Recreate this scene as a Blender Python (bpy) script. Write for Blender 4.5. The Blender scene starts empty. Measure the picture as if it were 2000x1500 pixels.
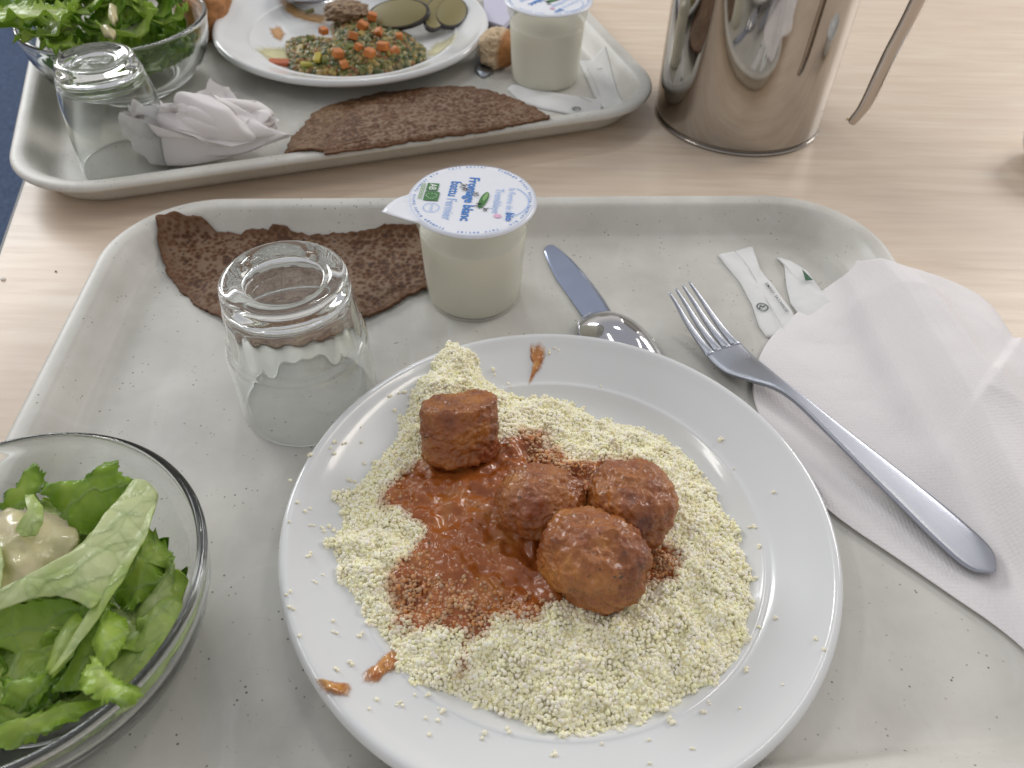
import bpy, bmesh, math, random
import numpy as np
from mathutils import Vector, Matrix, noise
R = math.radians
scene = bpy.context.scene
# ---------------------------------------------------------------- camera
cd = bpy.data.cameras.new('camera'); cam = bpy.data.objects.new('camera', cd)
scene.collection.objects.link(cam); scene.camera = cam
cd.sensor_width = 36; cd.lens = 1573.43 / 2000 * 36; cd.clip_start = .01; cd.clip_end = 50
p_, r_, H_ = 0.8049826, 0.02923575, 0.3389955
fw = Vector((0, math.cos(p_), -math.sin(p_))); rt = Vector((1, 0, 0)); up = rt.cross(fw)
rt2 = rt * math.cos(r_) + up * math.sin(r_); up2 = -rt * math.sin(r_) + up * math.cos(r_)
m = Matrix((rt2, up2, -fw)).transposed().to_4x4(); m.translation = (0, 0, H_)
cam.matrix_world = m
cd.dof.use_dof = True; cd.dof.focus_distance = .40; cd.dof.aperture_fstop = 13
# ---------------------------------------------------------------- ambient and lamps
w = bpy.data.worlds.new('World'); scene.world = w; w.use_nodes = True
wn = w.node_tree.nodes; wl = w.node_tree.links; bg = wn['Background']
tc = wn.new('ShaderNodeTexCoord'); sx = wn.new('ShaderNodeSeparateXYZ'); rp = wn.new('ShaderNodeValToRGB')
wl.new(tc.outputs['Generated'], sx.inputs[0]); wl.new(sx.outputs['Z'], rp.inputs[0]); wl.new(rp.outputs[0], bg.inputs[0])
ce = rp.color_ramp.elements; ce[0].position = 0; ce[0].color = (.34, .31, .30, 1); ce[1].position = .9; ce[1].color = (.37, .375, .41, 1)
e = ce.new(.25); e.color = (.66, .63, .59, 1)
e = ce.new(.55); e.color = (.385, .385, .405, 1)
bg.inputs[1].default_value = 1.02
def area(name, loc, tgt, sx_, sy_, power, col=(1, 1, 1)):
    l = bpy.data.lights.new(name, 'AREA'); l.shape = 'RECTANGLE'; l.size = sx_; l.size_y = sy_; l.energy = power; l.color = col
    o = bpy.data.objects.new(name, l); scene.collection.objects.link(o); o.location = loc
    o.rotation_euler = (Vector(tgt) - Vector(loc)).to_track_quat('-Z', 'Y').to_euler(); return o
area('window_light', (-2.6, 2.9, 1.5), (0, .4, 0), 1.5, 1.0, 56, (.97, .99, 1))
area('window_light', (2.6, 2.3, 1.5), (0, .4, 0), 1.4, 1.0, 40, (1, .96, .93))
area('ceiling_light', (-.22, 1.95, 2.2), (-.2, .5, 0), .34, .12, 4.5, (.96, 1, .98))
area('ceiling_light', (.95, .9, 2.1), (.9, .6, 0), .16, .9, 4, (1, .92, .80))
area('ceiling_light', (-1.5, .4, 2.1), (-.8, .3, 0), .9, .16, 5, (1, .97, .92))
scene.view_settings.view_transform = 'Standard'; scene.view_settings.look = 'None'
scene.view_settings.exposure = .12; scene.view_settings.gamma = 1
cy = scene.cycles; cy.use_denoising = True; cy.caustics_refractive = True; cy.caustics_reflective = False
cy.max_bounces = 28; cy.transmission_bounces = 28; cy.transparent_max_bounces = 16; cy.glossy_bounces = 24; cy.diffuse_bounces = 5; cy.sample_clamp_indirect = 4; cy.blur_glossy = .5
# ---------------------------------------------------------------- helpers
rng = np.random.default_rng(7); random.seed(7)
C = scene.collection
def link(name, me, mat=None, parent=None, smooth=True):
    o = bpy.data.objects.new(name, me); C.objects.link(o)
    if mat: me.materials.append(mat)
    if smooth: me.polygons.foreach_set('use_smooth', [True] * len(me.polygons))
    if parent: o.parent = parent
    me.update(); return o
def mesh(name, V, F, mat=None, parent=None, smooth=True, vol=False):
    if vol:      # make faces point outwards
        A = np.array(V, float); t = 0.
        for f in F:
            a = A[f[0]]
            for k in range(1, len(f) - 1): t += a @ np.cross(A[f[k]], A[f[k + 1]])
        if t < 0: F = [tuple(f)[::-1] for f in F]
    me = bpy.data.meshes.new(name); me.from_pydata([tuple(map(float, v)) for v in V], [], [tuple(map(int, f)) for f in F])
    return link(name, me, mat, parent, smooth)
def empty(name, loc=(0, 0, 0), rz=0):
    o = bpy.data.objects.new(name, None); C.objects.link(o); o.location = loc; o.rotation_euler = (0, 0, rz); o.empty_display_size = .02; return o
def tag(o, label=None, cat=None, group=None, kind=None):
    if label: o['label'] = label
    if cat: o['category'] = cat
    if group: o['group'] = group
    if kind: o['kind'] = kind
    return o
def attr(o, name, vals):
    a = o.data.attributes.new(name, 'FLOAT', 'POINT'); a.data.foreach_set('value', np.asarray(vals, dtype=np.float32))
def colattr(o, name, cols):
    a = o.data.attributes.new(name, 'FLOAT_COLOR', 'POINT'); c = np.ones((len(cols), 4), np.float32); c[:, :3] = cols
    a.data.foreach_set('color', c.ravel())
def grid_faces(nu, nv, closed=False):
    F = []
    for i in range(nu - 1):
        for j in range(nv if closed else nv - 1):
            k = (j + 1) % nv
            F.append((i * nv + j, i * nv + k, (i + 1) * nv + k, (i + 1) * nv + j))
    return F
def lathe(name, prof, mat, parent=None, n=96, mod=None, closed=False, c=(0, 0)):
    pr = list(prof) + ([prof[0]] if closed else [])
    V = []; 
    for i, (r, z) in enumerate(prof):
        for j in range(n):
            a = 2 * math.pi * j / n; rr = r if mod is None else mod(i, r, z, a)
            V.append((c[0] + rr * math.cos(a), c[1] + rr * math.sin(a), z))
    F = grid_faces(len(prof), n, True)
    if closed:
        b = (len(prof) - 1) * n
        F += [(b + j, b + (j + 1) % n, (j + 1) % n, j) for j in range(n)]
    else:
        for row, rv in ((0, True), (len(prof) - 1, False)):
            if prof[row][0] < 1e-3:
                ids = [row * n + j for j in range(n)]; F.append(ids[::-1] if rv else ids)
    return mesh(name, V, F, mat, parent, True, True)
def smooth_prof(pts, k=5):     # catmull-rom through a profile
    P = np.array(pts, float); Q = np.vstack([2 * P[0] - P[1], P, 2 * P[-1] - P[-2]]); out = []
    for i in range(1, len(Q) - 2):
        for t in np.linspace(0, 1, k, endpoint=False):
            a, b, c, d = Q[i - 1], Q[i], Q[i + 1], Q[i + 2]
            out.append(.5 * ((2 * b) + (c - a) * t + (2 * a - 5 * b + 4 * c - d) * t * t + (3 * b - a - 3 * c + d) * t ** 3))
    out.append(P[-1]); return np.array(out)
def vnoise(x, y, s, seed=0):   # smooth 2-D value noise, -1..1
    g = np.random.default_rng(seed).uniform(-1, 1, (64, 64)); x = np.asarray(x) / s; y = np.asarray(y) / s
    xi = np.floor(x).astype(int); yi = np.floor(y).astype(int); fx = x - xi; fy = y - yi
    fx = fx * fx * (3 - 2 * fx); fy = fy * fy * (3 - 2 * fy)
    G = lambda a, b: g[a % 64, b % 64]
    return (G(xi, yi) * (1 - fx) + G(xi + 1, yi) * fx) * (1 - fy) + (G(xi, yi + 1) * (1 - fx) + G(xi + 1, yi + 1) * fx) * fy
def fbm(x, y, s, seed=0, o=4):
    t = 0
    for k in range(o): t = t + vnoise(x, y, s / 2 ** k, seed + k) / 2 ** k
    return t
def inpoly(x, y, P):
    c = np.zeros(np.shape(x), bool); n = len(P)
    for i in range(n):
        x0, y0 = P[i][:2]; x1, y1 = P[i - 1][:2]
        m_ = ((y0 > y) != (y1 > y)); 
        with np.errstate(divide='ignore', invalid='ignore'): xx = (x1 - x0) * (y - y0) / (y1 - y0 + 1e-12) + x0
        c ^= m_ & (x < xx)
    return c
def sdist(x, y, P):            # signed distance to polygon, positive inside
    d = np.full(np.shape(x), 9.)
    for i in range(len(P)):
        a = np.array(P[i][:2]); b = np.array(P[i - 1][:2]); ab = b - a; L = ab @ ab + 1e-12
        t = np.clip(((x - a[0]) * ab[0] + (y - a[1]) * ab[1]) / L, 0, 1)
        d = np.minimum(d, np.hypot(x - a[0] - t * ab[0], y - a[1] - t * ab[1]))
    return np.where(inpoly(x, y, P), d, -d)
def resample(P, n, closed=True):
    P = np.array([q[:2] for q in P], float)
    if closed: P = np.vstack([P, P[:1]])
    s = np.r_[0, np.cumsum(np.hypot(*np.diff(P, axis=0).T))]; t = np.linspace(0, s[-1], n, endpoint=not closed)
    return np.c_[np.interp(t, s, P[:, 0]), np.interp(t, s, P[:, 1])]
def smoothloop(P, it=3):
    for _ in range(it): P = (np.roll(P, 1, 0) + 2 * P + np.roll(P, -1, 0)) / 4
    return P
def patch(name, P, ztop, thick, mat, parent=None, n=200, rings=30, rag=0, seed=1, edge=.0, sm=3, centre=None):
    """solid sheet inside outline P; ztop(x, y, k) with k = 0 centre .. 1 edge"""
    B = smoothloop(resample(P, n), sm); c = B.mean(0) if centre is None else np.array(centre)
    B0 = B
    if rag:
        d = B - c; ln = np.hypot(*d.T)[:, None]; a = np.arange(n) / n * 40
        B = B + d / ln * (rag * (vnoise(a * 2.1, a * 0, 1, seed) + .7 * vnoise(a * 5.3, a * 0, 1, seed + 5)))[:, None]
    ks = np.linspace(0, 1, rings + 1)[1:] ** .8
    X = [c[None]] + [c + k * (B0 - c) + k ** 5 * (B - B0) for k in ks]; K = np.r_[0, np.repeat(ks, n)]
    X = np.vstack(X); zt = ztop(X[:, 0], X[:, 1], K); zb = zt - thick * (1 - edge * K ** 6)
    nv = len(X); V = np.vstack([np.c_[X, zt], np.c_[X, zb]]); F = []
    for s_, off in ((1, 0), (-1, nv)):
        for j in range(n):
            k = (j + 1) % n; f = (off, off + 1 + j, off + 1 + k); F.append(f if s_ > 0 else f[::-1])
        for i in range(rings - 1):
            for j in range(n):
                k = (j + 1) % n; a = off + 1 + i * n
                f = (a + j, a + n + j, a + n + k, a + k); F.append(f if s_ > 0 else f[::-1])
    e0 = 1 + (rings - 1) * n
    for j in range(n):
        k = (j + 1) % n; F.append((e0 + j, nv + e0 + j, nv + e0 + k, e0 + k))
    return mesh(name, V, F, mat, parent, True, True)
# ---------------------------------------------------------------- materials
def mat(name, col=(.8, .8, .8), rough=.5, metal=0, **kw):
    m = bpy.data.materials.new(name); m.use_nodes = True; b = m.node_tree.nodes['Principled BSDF']
    b.inputs['Base Color'].default_value = (*col, 1); b.inputs['Roughness'].default_value = rough; b.inputs['Metallic'].default_value = metal
    for k, v in kw.items(): b.inputs[k.replace('_', ' ')].default_value = v
    return m
class G:
    def __init__(s, m): s.m = m; s.n = m.node_tree.nodes; s.l = m.node_tree.links; s.b = s.n['Principled BSDF']; s.tc = None
    def co(s, scale=(1, 1, 1), rot=(0, 0, 0)):
        if s.tc is None: s.tc = s.n.new('ShaderNodeTexCoord')
        mp = s.n.new('ShaderNodeMapping'); mp.inputs['Scale'].default_value = scale; mp.inputs['Rotation'].default_value = rot
        s.l.new(s.tc.outputs['Object'], mp.inputs[0]); return mp.outputs[0]
    def noise(s, sc, det=4, rough=.55, co=None, dist=0):
        t = s.n.new('ShaderNodeTexNoise'); t.inputs['Scale'].default_value = sc; t.inputs['Detail'].default_value = det
        t.inputs['Roughness'].default_value = rough; t.inputs['Distortion'].default_value = dist
        s.l.new(co if co else s.co(), t.inputs['Vector']); return t.outputs['Fac']
    def vor(s, sc, feat='F1', co=None, rnd=1):
        t = s.n.new('ShaderNodeTexVoronoi'); t.feature = feat; t.inputs['Scale'].default_value = sc; t.inputs['Randomness'].default_value = rnd
        s.l.new(co if co else s.co(), t.inputs['Vector']); return t.outputs['Distance']
    def ramp(s, x, stops):
        r = s.n.new('ShaderNodeValToRGB'); el = r.color_ramp.elements
        el[0].position, el[0].color = stops[0][0], (*c3(stops[0][1]), 1); el[1].position, el[1].color = stops[-1][0], (*c3(stops[-1][1]), 1)
        for p, c in stops[1:-1]: e = el.new(p); e.color = (*c3(c), 1)
        s.l.new(x, r.inputs[0]); return r.outputs[0]
    def mix(s, f, a, b, mode='MIX'):
        x = s.n.new('ShaderNodeMix'); x.data_type = 'RGBA'; x.blend_type = mode
        for i, v in ((0, f), (6, a), (7, b)):
            if isinstance(v, (int, float)): x.inputs[i].default_value = v
            elif isinstance(v, tuple): x.inputs[i].default_value = (*v, 1)
            else: s.l.new(v, x.inputs[i])
        return x.outputs[2]
    def math(s, op, a, b=0):
        x = s.n.new('ShaderNodeMath'); x.operation = op
        for i, v in ((0, a), (1, b)):
            if isinstance(v, (int, float)): x.inputs[i].default_value = v
            else: s.l.new(v, x.inputs[i])
        return x.outputs[0]
    def attr(s, name, col=False):
        x = s.n.new('ShaderNodeAttribute'); x.attribute_name = name; return x.outputs['Color' if col else 'Fac']
    def bump(s, h, st, dist=.001):
        x = s.n.new('ShaderNodeBump'); x.inputs['Strength'].default_value = st; x.inputs['Distance'].default_value = dist
        s.l.new(h, x.inputs['Height'])
        prev = s.b.inputs['Normal'].links
        if prev: s.l.new(prev[0].from_socket, x.inputs['Normal'])
        s.l.new(x.outputs[0], s.b.inputs['Normal'])
    def col(s, c): s.l.new(c, s.b.inputs['Base Color'])
    def rough(s, x, lo, hi): 
        r = s.n.new('ShaderNodeMapRange'); s.l.new(x, r.inputs[0]); r.inputs[3].default_value = lo; r.inputs[4].default_value = hi; s.l.new(r.outputs[0], s.b.inputs['Roughness'])
def c3(c): return (c, c, c) if isinstance(c, (int, float)) else c
def M_tray():
    m = mat('tray_fibreglass', rough=.42); g = G(m)
    n1 = g.noise(14, 6, .6); base = g.ramp(n1, [(.3, (.48, .465, .42)), (.5, (.56, .545, .495)), (.72, (.63, .615, .565))])
    sc = g.noise(40, 5, .65, g.co((1, .25, 1), (0, 0, .5)), 1.2)
    base = g.mix(g.ramp(sc, [(.52, 0), (.72, .55)]), base, (.62, .61, .58))
    gr = g.noise(5, 5, .7); base = g.mix(g.ramp(gr, [(.50, 0), (.75, .60)]), base, (.37, .36, .32))
    sp = g.vor(260); msk = g.ramp(g.noise(60, 2), [(.5, 0), (.62, 1)])
    base = g.mix(g.math('MULTIPLY', g.ramp(sp, [(.10, 1), (.17, 0)]), msk), base, (.13, .12, .10))
    sp2 = g.vor(90); base = g.mix(g.math('MULTIPLY', g.ramp(sp2, [(.04, .8), (.065, 0)]), g.ramp(g.noise(22, 2), [(.45, 0), (.6, 1)])), base, (.16, .14, .12))
    # fine scratches worn into the surface
    s1 = g.noise(30, 3, .5, g.co((1, 30, 1), (0, 0, .9))); s2 = g.noise(30, 3, .5, g.co((1, 30, 1), (0, 0, -.7)))
    scr = g.math('MAXIMUM', g.ramp(s1, [(.70, 0), (.74, .55)]), g.ramp(s2, [(.71, 0), (.75, .5)]))
    scm = g.ramp(g.noise(9, 2), [(.44, 0), (.60, 1)]); scr = g.math('MULTIPLY', scr, scm)
    wm = g.ramp(g.vor(13, co=g.co((1, 1, .2))), [(.40, 0), (.435, .30), (.455, 0)]); base = g.mix(g.math('MULTIPLY', wm, g.ramp(g.noise(7, 2), [(.5, 0), (.62, 1)])), base, (.68, .67, .64))
    base = g.mix(scr, base, (.30, .30, .28))
    g.col(base); g.rough(n1, .34, .55); g.bump(g.noise(220, 3), .12, .0006); return m
def M_wood():
    m = mat('oak_laminate', rough=.38); g = G(m); rz = -.246
    co = g.co((1, 12, 1), (0, 0, rz)); n = g.noise(7, 9, .7, co, .5)
    c = g.ramp(n, [(.3, (.64, .51, .385)), (.47, (.69, .56, .43)), (.6, (.73, .61, .48)), (.75, (.77, .66, .54))])
    n2 = g.noise(120, 4, .6, g.co((.12, 1.6, 1), (0, 0, rz)))
    c = g.mix(g.ramp(n2, [(.45, 0), (.75, .30)]), c, (.44, .32, .23))
    n3 = g.noise(2.2, 3, .5, g.co((1, 3, 1), (0, 0, rz))); c = g.mix(g.ramp(n3, [(.4, 0), (.7, .30)]), c, (.58, .47, .39))
    g.col(c); g.bump(n2, .06, .0004); g.rough(n2, .3, .48); return m
def M_floor():
    m = mat('blue_carpet', rough=.95); g = G(m); n = g.noise(150, 4, .75); n1 = g.noise(30, 3)
    c = g.ramp(n, [(.35, (.020, .035, .075)), (.6, (.055, .085, .15)), (.75, (.11, .15, .23))]); c = g.mix(g.ramp(n1, [(.4, 0), (.7, .4)]), c, (.03, .05, .10)); g.col(c); g.bump(n, .5, .004); return m
def M_plate():
    m = mat('white_porcelain', (.69, .70, .70), .13, Coat_Weight=.4, Coat_Roughness=.04); g = G(m); n = g.noise(25, 3); g.rough(n, .1, .2); return m
def M_steel(name='steel', r0=.12, r1=.25, col=(.62, .62, .64), brushed=False, haze=False):
    m = mat(name, col, .2, 1); g = G(m)
    n = g.noise(60, 4, .6); g.rough(n, r0, r1)
    if haze:
        h = g.noise(16, 5, .65); g.rough(h, r0, r1); g.col(g.ramp(h, [(.3, tuple(x * .82 for x in col)), (.7, col)]))
    g.bump(g.noise(400, 3, .6, g.co((1, 1, .3))), .02 if not brushed else .12, .0003); return m
def M_glass(name='clear_glass', r=.0, col=(.97, .99, .98)):
    return mat(name, col, r, 0, Transmission_Weight=1.0, IOR=1.48)
def M_attr(name, rough, att='col', bumps=(), **kw):
    m = mat(name, (.5, .5, .5), rough, 0, **kw); g = G(m); g.col(g.attr(att, True))
    for (sc, st, d) in bumps: g.bump(g.noise(sc, 4), st, d)
    return m
def M_leaf():
    m = mat('lettuce', rough=.30, Specular_IOR_Level=.45); g = G(m)
    t = g.attr('t'); s = g.attr('s'); n = g.noise(120, 5, .65); n0 = g.noise(35, 3)
    x = g.math('ADD', g.math('MULTIPLY', t, .75), g.math('MULTIPLY', s, .45)); x = g.math('ADD', x, g.math('MULTIPLY', g.math('SUBTRACT', n0, .5), .9))
    c = g.ramp(x, [(.02, (.72, .77, .46)), (.22, (.55, .66, .26)), (.45, (.48, .63, .12)), (.72, (.31, .49, .05)), (1, (.16, .32, .02))])
    vein = g.vor(70, 'DISTANCE_TO_EDGE', g.co((1, 1, 1)))
    vr = g.attr('vein')
    c = g.mix(g.ramp(vr, [(.0, 0), (1, .55)]), c, (.42, .55, .26)); c = g.mix(g.ramp(vein, [(0, .30), (.06, 0)]), c, (.32, .47, .16))
    g.col(c); g.bump(n, .45, .0014); g.bump(g.ramp(vein, [(0, 0), (.28, 1)]), .55, .0012); g.bump(vr, .5, .0010)
    tr = g.n.new('ShaderNodeBsdfTranslucent'); hs = g.mix(1, c, (.95, 1, .45), 'MULTIPLY'); g.l.new(hs, tr.inputs[0])
    ms = g.n.new('ShaderNodeMixShader'); ms.inputs[0].default_value = .42
    out = g.n['Material Output']; g.l.new(g.b.outputs[0], ms.inputs[1]); g.l.new(tr.outputs[0], ms.inputs[2]); g.l.new(ms.outputs[0], out.inputs[0]); return m
def M_paper(name='tissue_paper', col=(.90, .87, .87), emboss=True):
    m = mat(name, col, .9, 0, Specular_IOR_Level=.15); g = G(m)
    if emboss:
        g.bump(g.vor(480, rnd=.35), .42, .0006); g.bump(g.noise(60, 4), .15, .001)
    else: g.bump(g.noise(150, 3), .12, .0005)
    tr = g.n.new('ShaderNodeBsdfTranslucent'); tr.inputs[0].default_value = (*col, 1)
    ms = g.n.new('ShaderNodeMixShader'); ms.inputs[0].default_value = .22; out = g.n['Material Output']
    g.l.new(g.b.outputs[0], ms.inputs[1]); g.l.new(tr.outputs[0], ms.inputs[2]); g.l.new(ms.outputs[0], out.inputs[0]); return m
def M_galette(name, lo, mid, hi):
    m = mat(name, rough=.62, Specular_IOR_Level=.35); g = G(m)
    wob = g.noise(90, 3); mp = g.co(); v = g.vor(300, co=mp); n = g.noise(110, 4, .6); n2 = g.noise(28, 3)
    x = g.math('ADD', g.math('MULTIPLY', v, .50), g.math('MULTIPLY', n, .75)); x = g.math('ADD', x, g.math('MULTIPLY', g.math('SUBTRACT', n2, .5), .45))
    c = g.ramp(x, [(.46, lo), (.60, mid), (.72, hi), (.95, tuple(h * 1.12 for h in hi))])
    edge = g.attr('k'); c = g.mix(g.ramp(edge, [(.86, 0), (1, .75)]), c, mid)
    hole = g.ramp(g.math('ADD', g.vor(105), g.math('MULTIPLY', n, .14)), [(.15, 1), (.22, 0)]); c = g.mix(g.math('MULTIPLY', hole, .8), c, (.018, .009, .005)); g.col(c)
    g.bump(x, .55, .0018); g.bump(g.vor(75), .3, .0008); return m
def M_meat():
    m = mat('meatball', rough=.36, Specular_IOR_Level=.5, Coat_Weight=.45, Coat_Roughness=.12); g = G(m)
    n = g.noise(85, 6, .65); n2 = g.noise(28, 3); x = g.math('ADD', g.math('MULTIPLY', n, .6), g.math('MULTIPLY', n2, .5))
    c = g.ramp(x, [(.36, (.085, .020, .004)), (.47, (.27, .075, .011)), (.58, (.40, .140, .023)), (.76, (.54, .25, .06))])
    c = g.mix(g.math('MULTIPLY', g.attr('sauce'), .9), c, (.24, .050, .012))
    h = g.noise(330, 2, .5, g.co((1, 1.8, .8)), 1.5); hm = g.ramp(g.noise(55, 2), [(.42, 0), (.55, 1)])
    c = g.mix(g.math('MULTIPLY', g.ramp(h, [(.30, .9), (.36, 0)]), hm), c, (.022, .022, .008)); g.col(c)
    g.bump(g.vor(300), .4, .0012); g.bump(g.noise(520, 5, .7), .7, .0010); g.bump(g.noise(230, 3, .6), .5, .0014); g.rough(n, .22, .5); return m
def M_sauce():
    m = mat('tomato_sauce', rough=.20, Coat_Weight=.25, Coat_Roughness=.05, Specular_IOR_Level=.5); g = G(m)
    n = g.noise(55, 5, .6); n2 = g.noise(260, 3)
    c = g.ramp(n, [(.3, (.27, .066, .012)), (.5, (.37, .105, .021)), (.7, (.46, .18, .045))])
    c = g.mix(g.ramp(n2, [(.55, 0), (.8, .45)]), c, (.52, .22, .08))
    h = g.vor(210); hm = g.ramp(g.noise(70, 2), [(.56, 0), (.62, 1)]); c = g.mix(g.math('MULTIPLY', g.ramp(h, [(.10, .9), (.18, 0)]), hm), c, (.05, .04, .01)); g.col(c)
    g.bump(g.noise(300, 4, .6), .22, .001); g.bump(g.noise(60, 3), .25, .002); g.bump(g.vor(330), .15, .0008); return m
T_tray = M_tray(); T_wood = M_wood(); T_plate = M_plate(); T_glass = M_glass(); T_leaf = M_leaf()
T_steel = M_steel('polished_steel', .05, .12); T_brush = M_steel('satin_steel', .30, .42, (.42, .44, .49), True)
T_pitch = M_steel('worn_pitcher_steel', .02, .10, (.50, .47, .435), haze=True)
T_tissue = M_paper(); T_white = M_paper('sachet_paper', (.86, .86, .85), False)
T_gal = M_galette('buckwheat_galette', (.060, .023, .007), (.125, .054, .020), (.195, .128, .080))
T_gal2 = M_galette('buckwheat_galette_back', (.075, .032, .011), (.135, .065, .026), (.19, .115, .06))
T_meat = M_meat(); T_sauce = M_sauce()
# ---------------------------------------------------------------- table, floor
A_T = .246; ux = Vector((math.cos(A_T), math.sin(A_T), 0)); uy = Vector((-math.sin(A_T), math.cos(A_T), 0))
ZT = -.0052
fl = mesh('floor', [(-4, -3, -.75), (4, -3, -.75), (4, 5, -.75), (-4, 5, -.75)], [(0, 1, 2, 3)], M_floor(), None, False); tag(fl, kind='structure')
table = empty('dining_table', (0, 0, -.75)); tag(table, 'light oak laminate canteen table with a thin dark edge strip', 'table')
def obox(name, x0, x1, y0, y1, z0, z1, mt, parent):
    V = []
    for z in (z0, z1):
        for (a, b) in ((x0, y0), (x1, y0), (x1, y1), (x0, y1)):
            q = ux * a + uy * b; V.append((q.x, q.y, z + .75))
    return mesh(name, V, [(3, 2, 1, 0), (4, 5, 6, 7), (0, 1, 5, 4), (1, 2, 6, 5), (2, 3, 7, 6), (3, 0, 4, 7)], mt, parent, False)
xL = -.2375
T_edge = mat('edge_strip', (.10, .085, .07), .5)
tp = obox('table_top', xL + .0022, 1.15, -.45, 1.35, ZT - .026, ZT, T_wood, table)
obox('edge_band', xL - .0004, xL + .0015, -.45, 1.35, ZT - .026, ZT - .0002, T_edge, table)
obox('edge_band', xL + .0015, xL + .0022, -.45, 1.35, ZT - .026, ZT - .0001, mat('edge_glue_line', (.75, .72, .66), .5), table)
T_leg = mat('table_leg_metal', (.12, .12, .13), .4, .6)
for (a, b) in ((xL + .1, -.38), (1.05, -.38), (xL + .1, 1.25), (1.05, 1.25)): obox('table_leg', a, a + .04, b, b + .04, -.749, ZT - .0262, T_leg, table)
# ---------------------------------------------------------------- trays
TW, TD = .517, .402     # outer size at the rim
PROF = [(.060, 0.0), (.034, .0002), (.0275, .0006), (.0238, .0018), (.0215, .0042), (.0165, .0125), (.0130, .0178), (.0115, .0194), (.0095, .0202), (.005, .0205), (.0022, .0202), (.0006, .0190), (0, .0172), (.0008, .0158), (.003, .0155), (.0075, .0150), (.0125, .0090), (.0165, .0020), (.0195, -.0022), (.026, -.0046), (.036, -.0048)]
def rrect(inset, n=14):
    r = max(.070 - inset, .012); x1, y1 = TW - inset, TD - inset; x0 = y0 = inset; P = []
    for (cx, cy_, a0) in ((x1 - r, y1 - r, 0), (x0 + r, y1 - r, 90), (x0 + r, y0 + r, 180), (x1 - r, y0 + r, 270)):
        for k in range(n + 1):
            a = R(a0 + 90 * k / n); P.append((cx + r * math.cos(a), cy_ + r * math.sin(a)))
    return P
def tray(name, x0, y0, ang, label):
    V = []; F = []; n = None
    for (ins, z) in PROF:
        Q = rrect(ins); n = len(Q); V += [(a, b, z) for a, b in Q]
    F = grid_faces(len(PROF), n, True); F.append(list(range(n))[::-1]); F.append([(len(PROF) - 1) * n + j for j in range(n)])
    F = [f[::-1] for f in F]
    ca, sa = math.cos(ang), math.sin(ang)
    o = mesh(name, V, F, T_tray); o.location = (x0 * ca - y0 * sa, x0 * sa + y0 * ca, 0); o.rotation_euler = (0, 0, ang)
    return tag(o, label, 'tray', 'canteen trays')
X1, Y1, A1 = -.2405, .4912 - TD, .0634
X2, Y2, A2 = -.1860, .5561, .3304
tray('cafeteria_tray', X1, Y1, A1, 'pale grey speckled tray in front holding the plate of couscous and meatballs')
tray('cafeteria_tray', X2, Y2, A2, 'pale grey speckled tray behind holding the half eaten vegetables, turned askew')
pi = np.array([q[0] for q in PROF[:12]])[::-1]; pz = np.array([q[1] for q in PROF[:12]])[::-1]
def ztray(x, y, x0=X1, y0=Y1, ang=A1):
    x = np.asarray(x, float); y = np.asarray(y, float); ca, sa = math.cos(ang), math.sin(ang)
    a = x * ca + y * sa - x0; b = -x * sa + y * ca - y0; r = .070
    dx = np.maximum(np.maximum(r - a, a - (TW - r)), 0); dy = np.maximum(np.maximum(r - b, b - (TD - r)), 0)
    q = np.hypot(dx, dy); ins = r - q
    z = np.interp(ins, pi, pz); return np.where(ins < 0, np.interp(-ins, [0, .02, .04], [.019, .008, 0]), z)
# ---------------------------------------------------------------- plates
PP = smooth_prof([(0, .0040), (.03, .0040), (.06, .0040), (.078, .0042), (.086, .0052), (.0915, .0072), (.0960, .0099), (.0974, .0108), (.0986, .0111), (.101, .0113), (.110, .0146), (.119, .0182), (.1235, .0205), (.1262, .0217), (.1285, .0214), (.1299, .0196), (.1302, .0178), (.1290, .0162), (.125, .0150), (.112, .0105), (.098, .0060), (.086, .0022), (.078, .0004), (.0745, .0001), (.0725, .0012), (.06, .0020), (.03, .0020), (0, .0020)], 4)
top = PP[:np.argmax(PP[:, 1])]
def zplate(r): return np.interp(r, top[:, 0], top[:, 1])
PC = (.0243, .2181); PC2 = (-.1630, .7835)
def plate(c, label):
    o = lathe('dinner_plate', [(max(a, .0001 if 0 < i < len(PP) - 1 else 0), b) for i, (a, b) in enumerate(PP)][::-1], T_plate, n=160); o.location = (*c, .0002)
    return tag(o, label, 'plate', 'white dinner plates')
plate(PC, 'white china plate heaped with couscous and meatballs'); plate(PC2, 'white china plate smeared with leftovers of green vegetables on the far tray')
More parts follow.
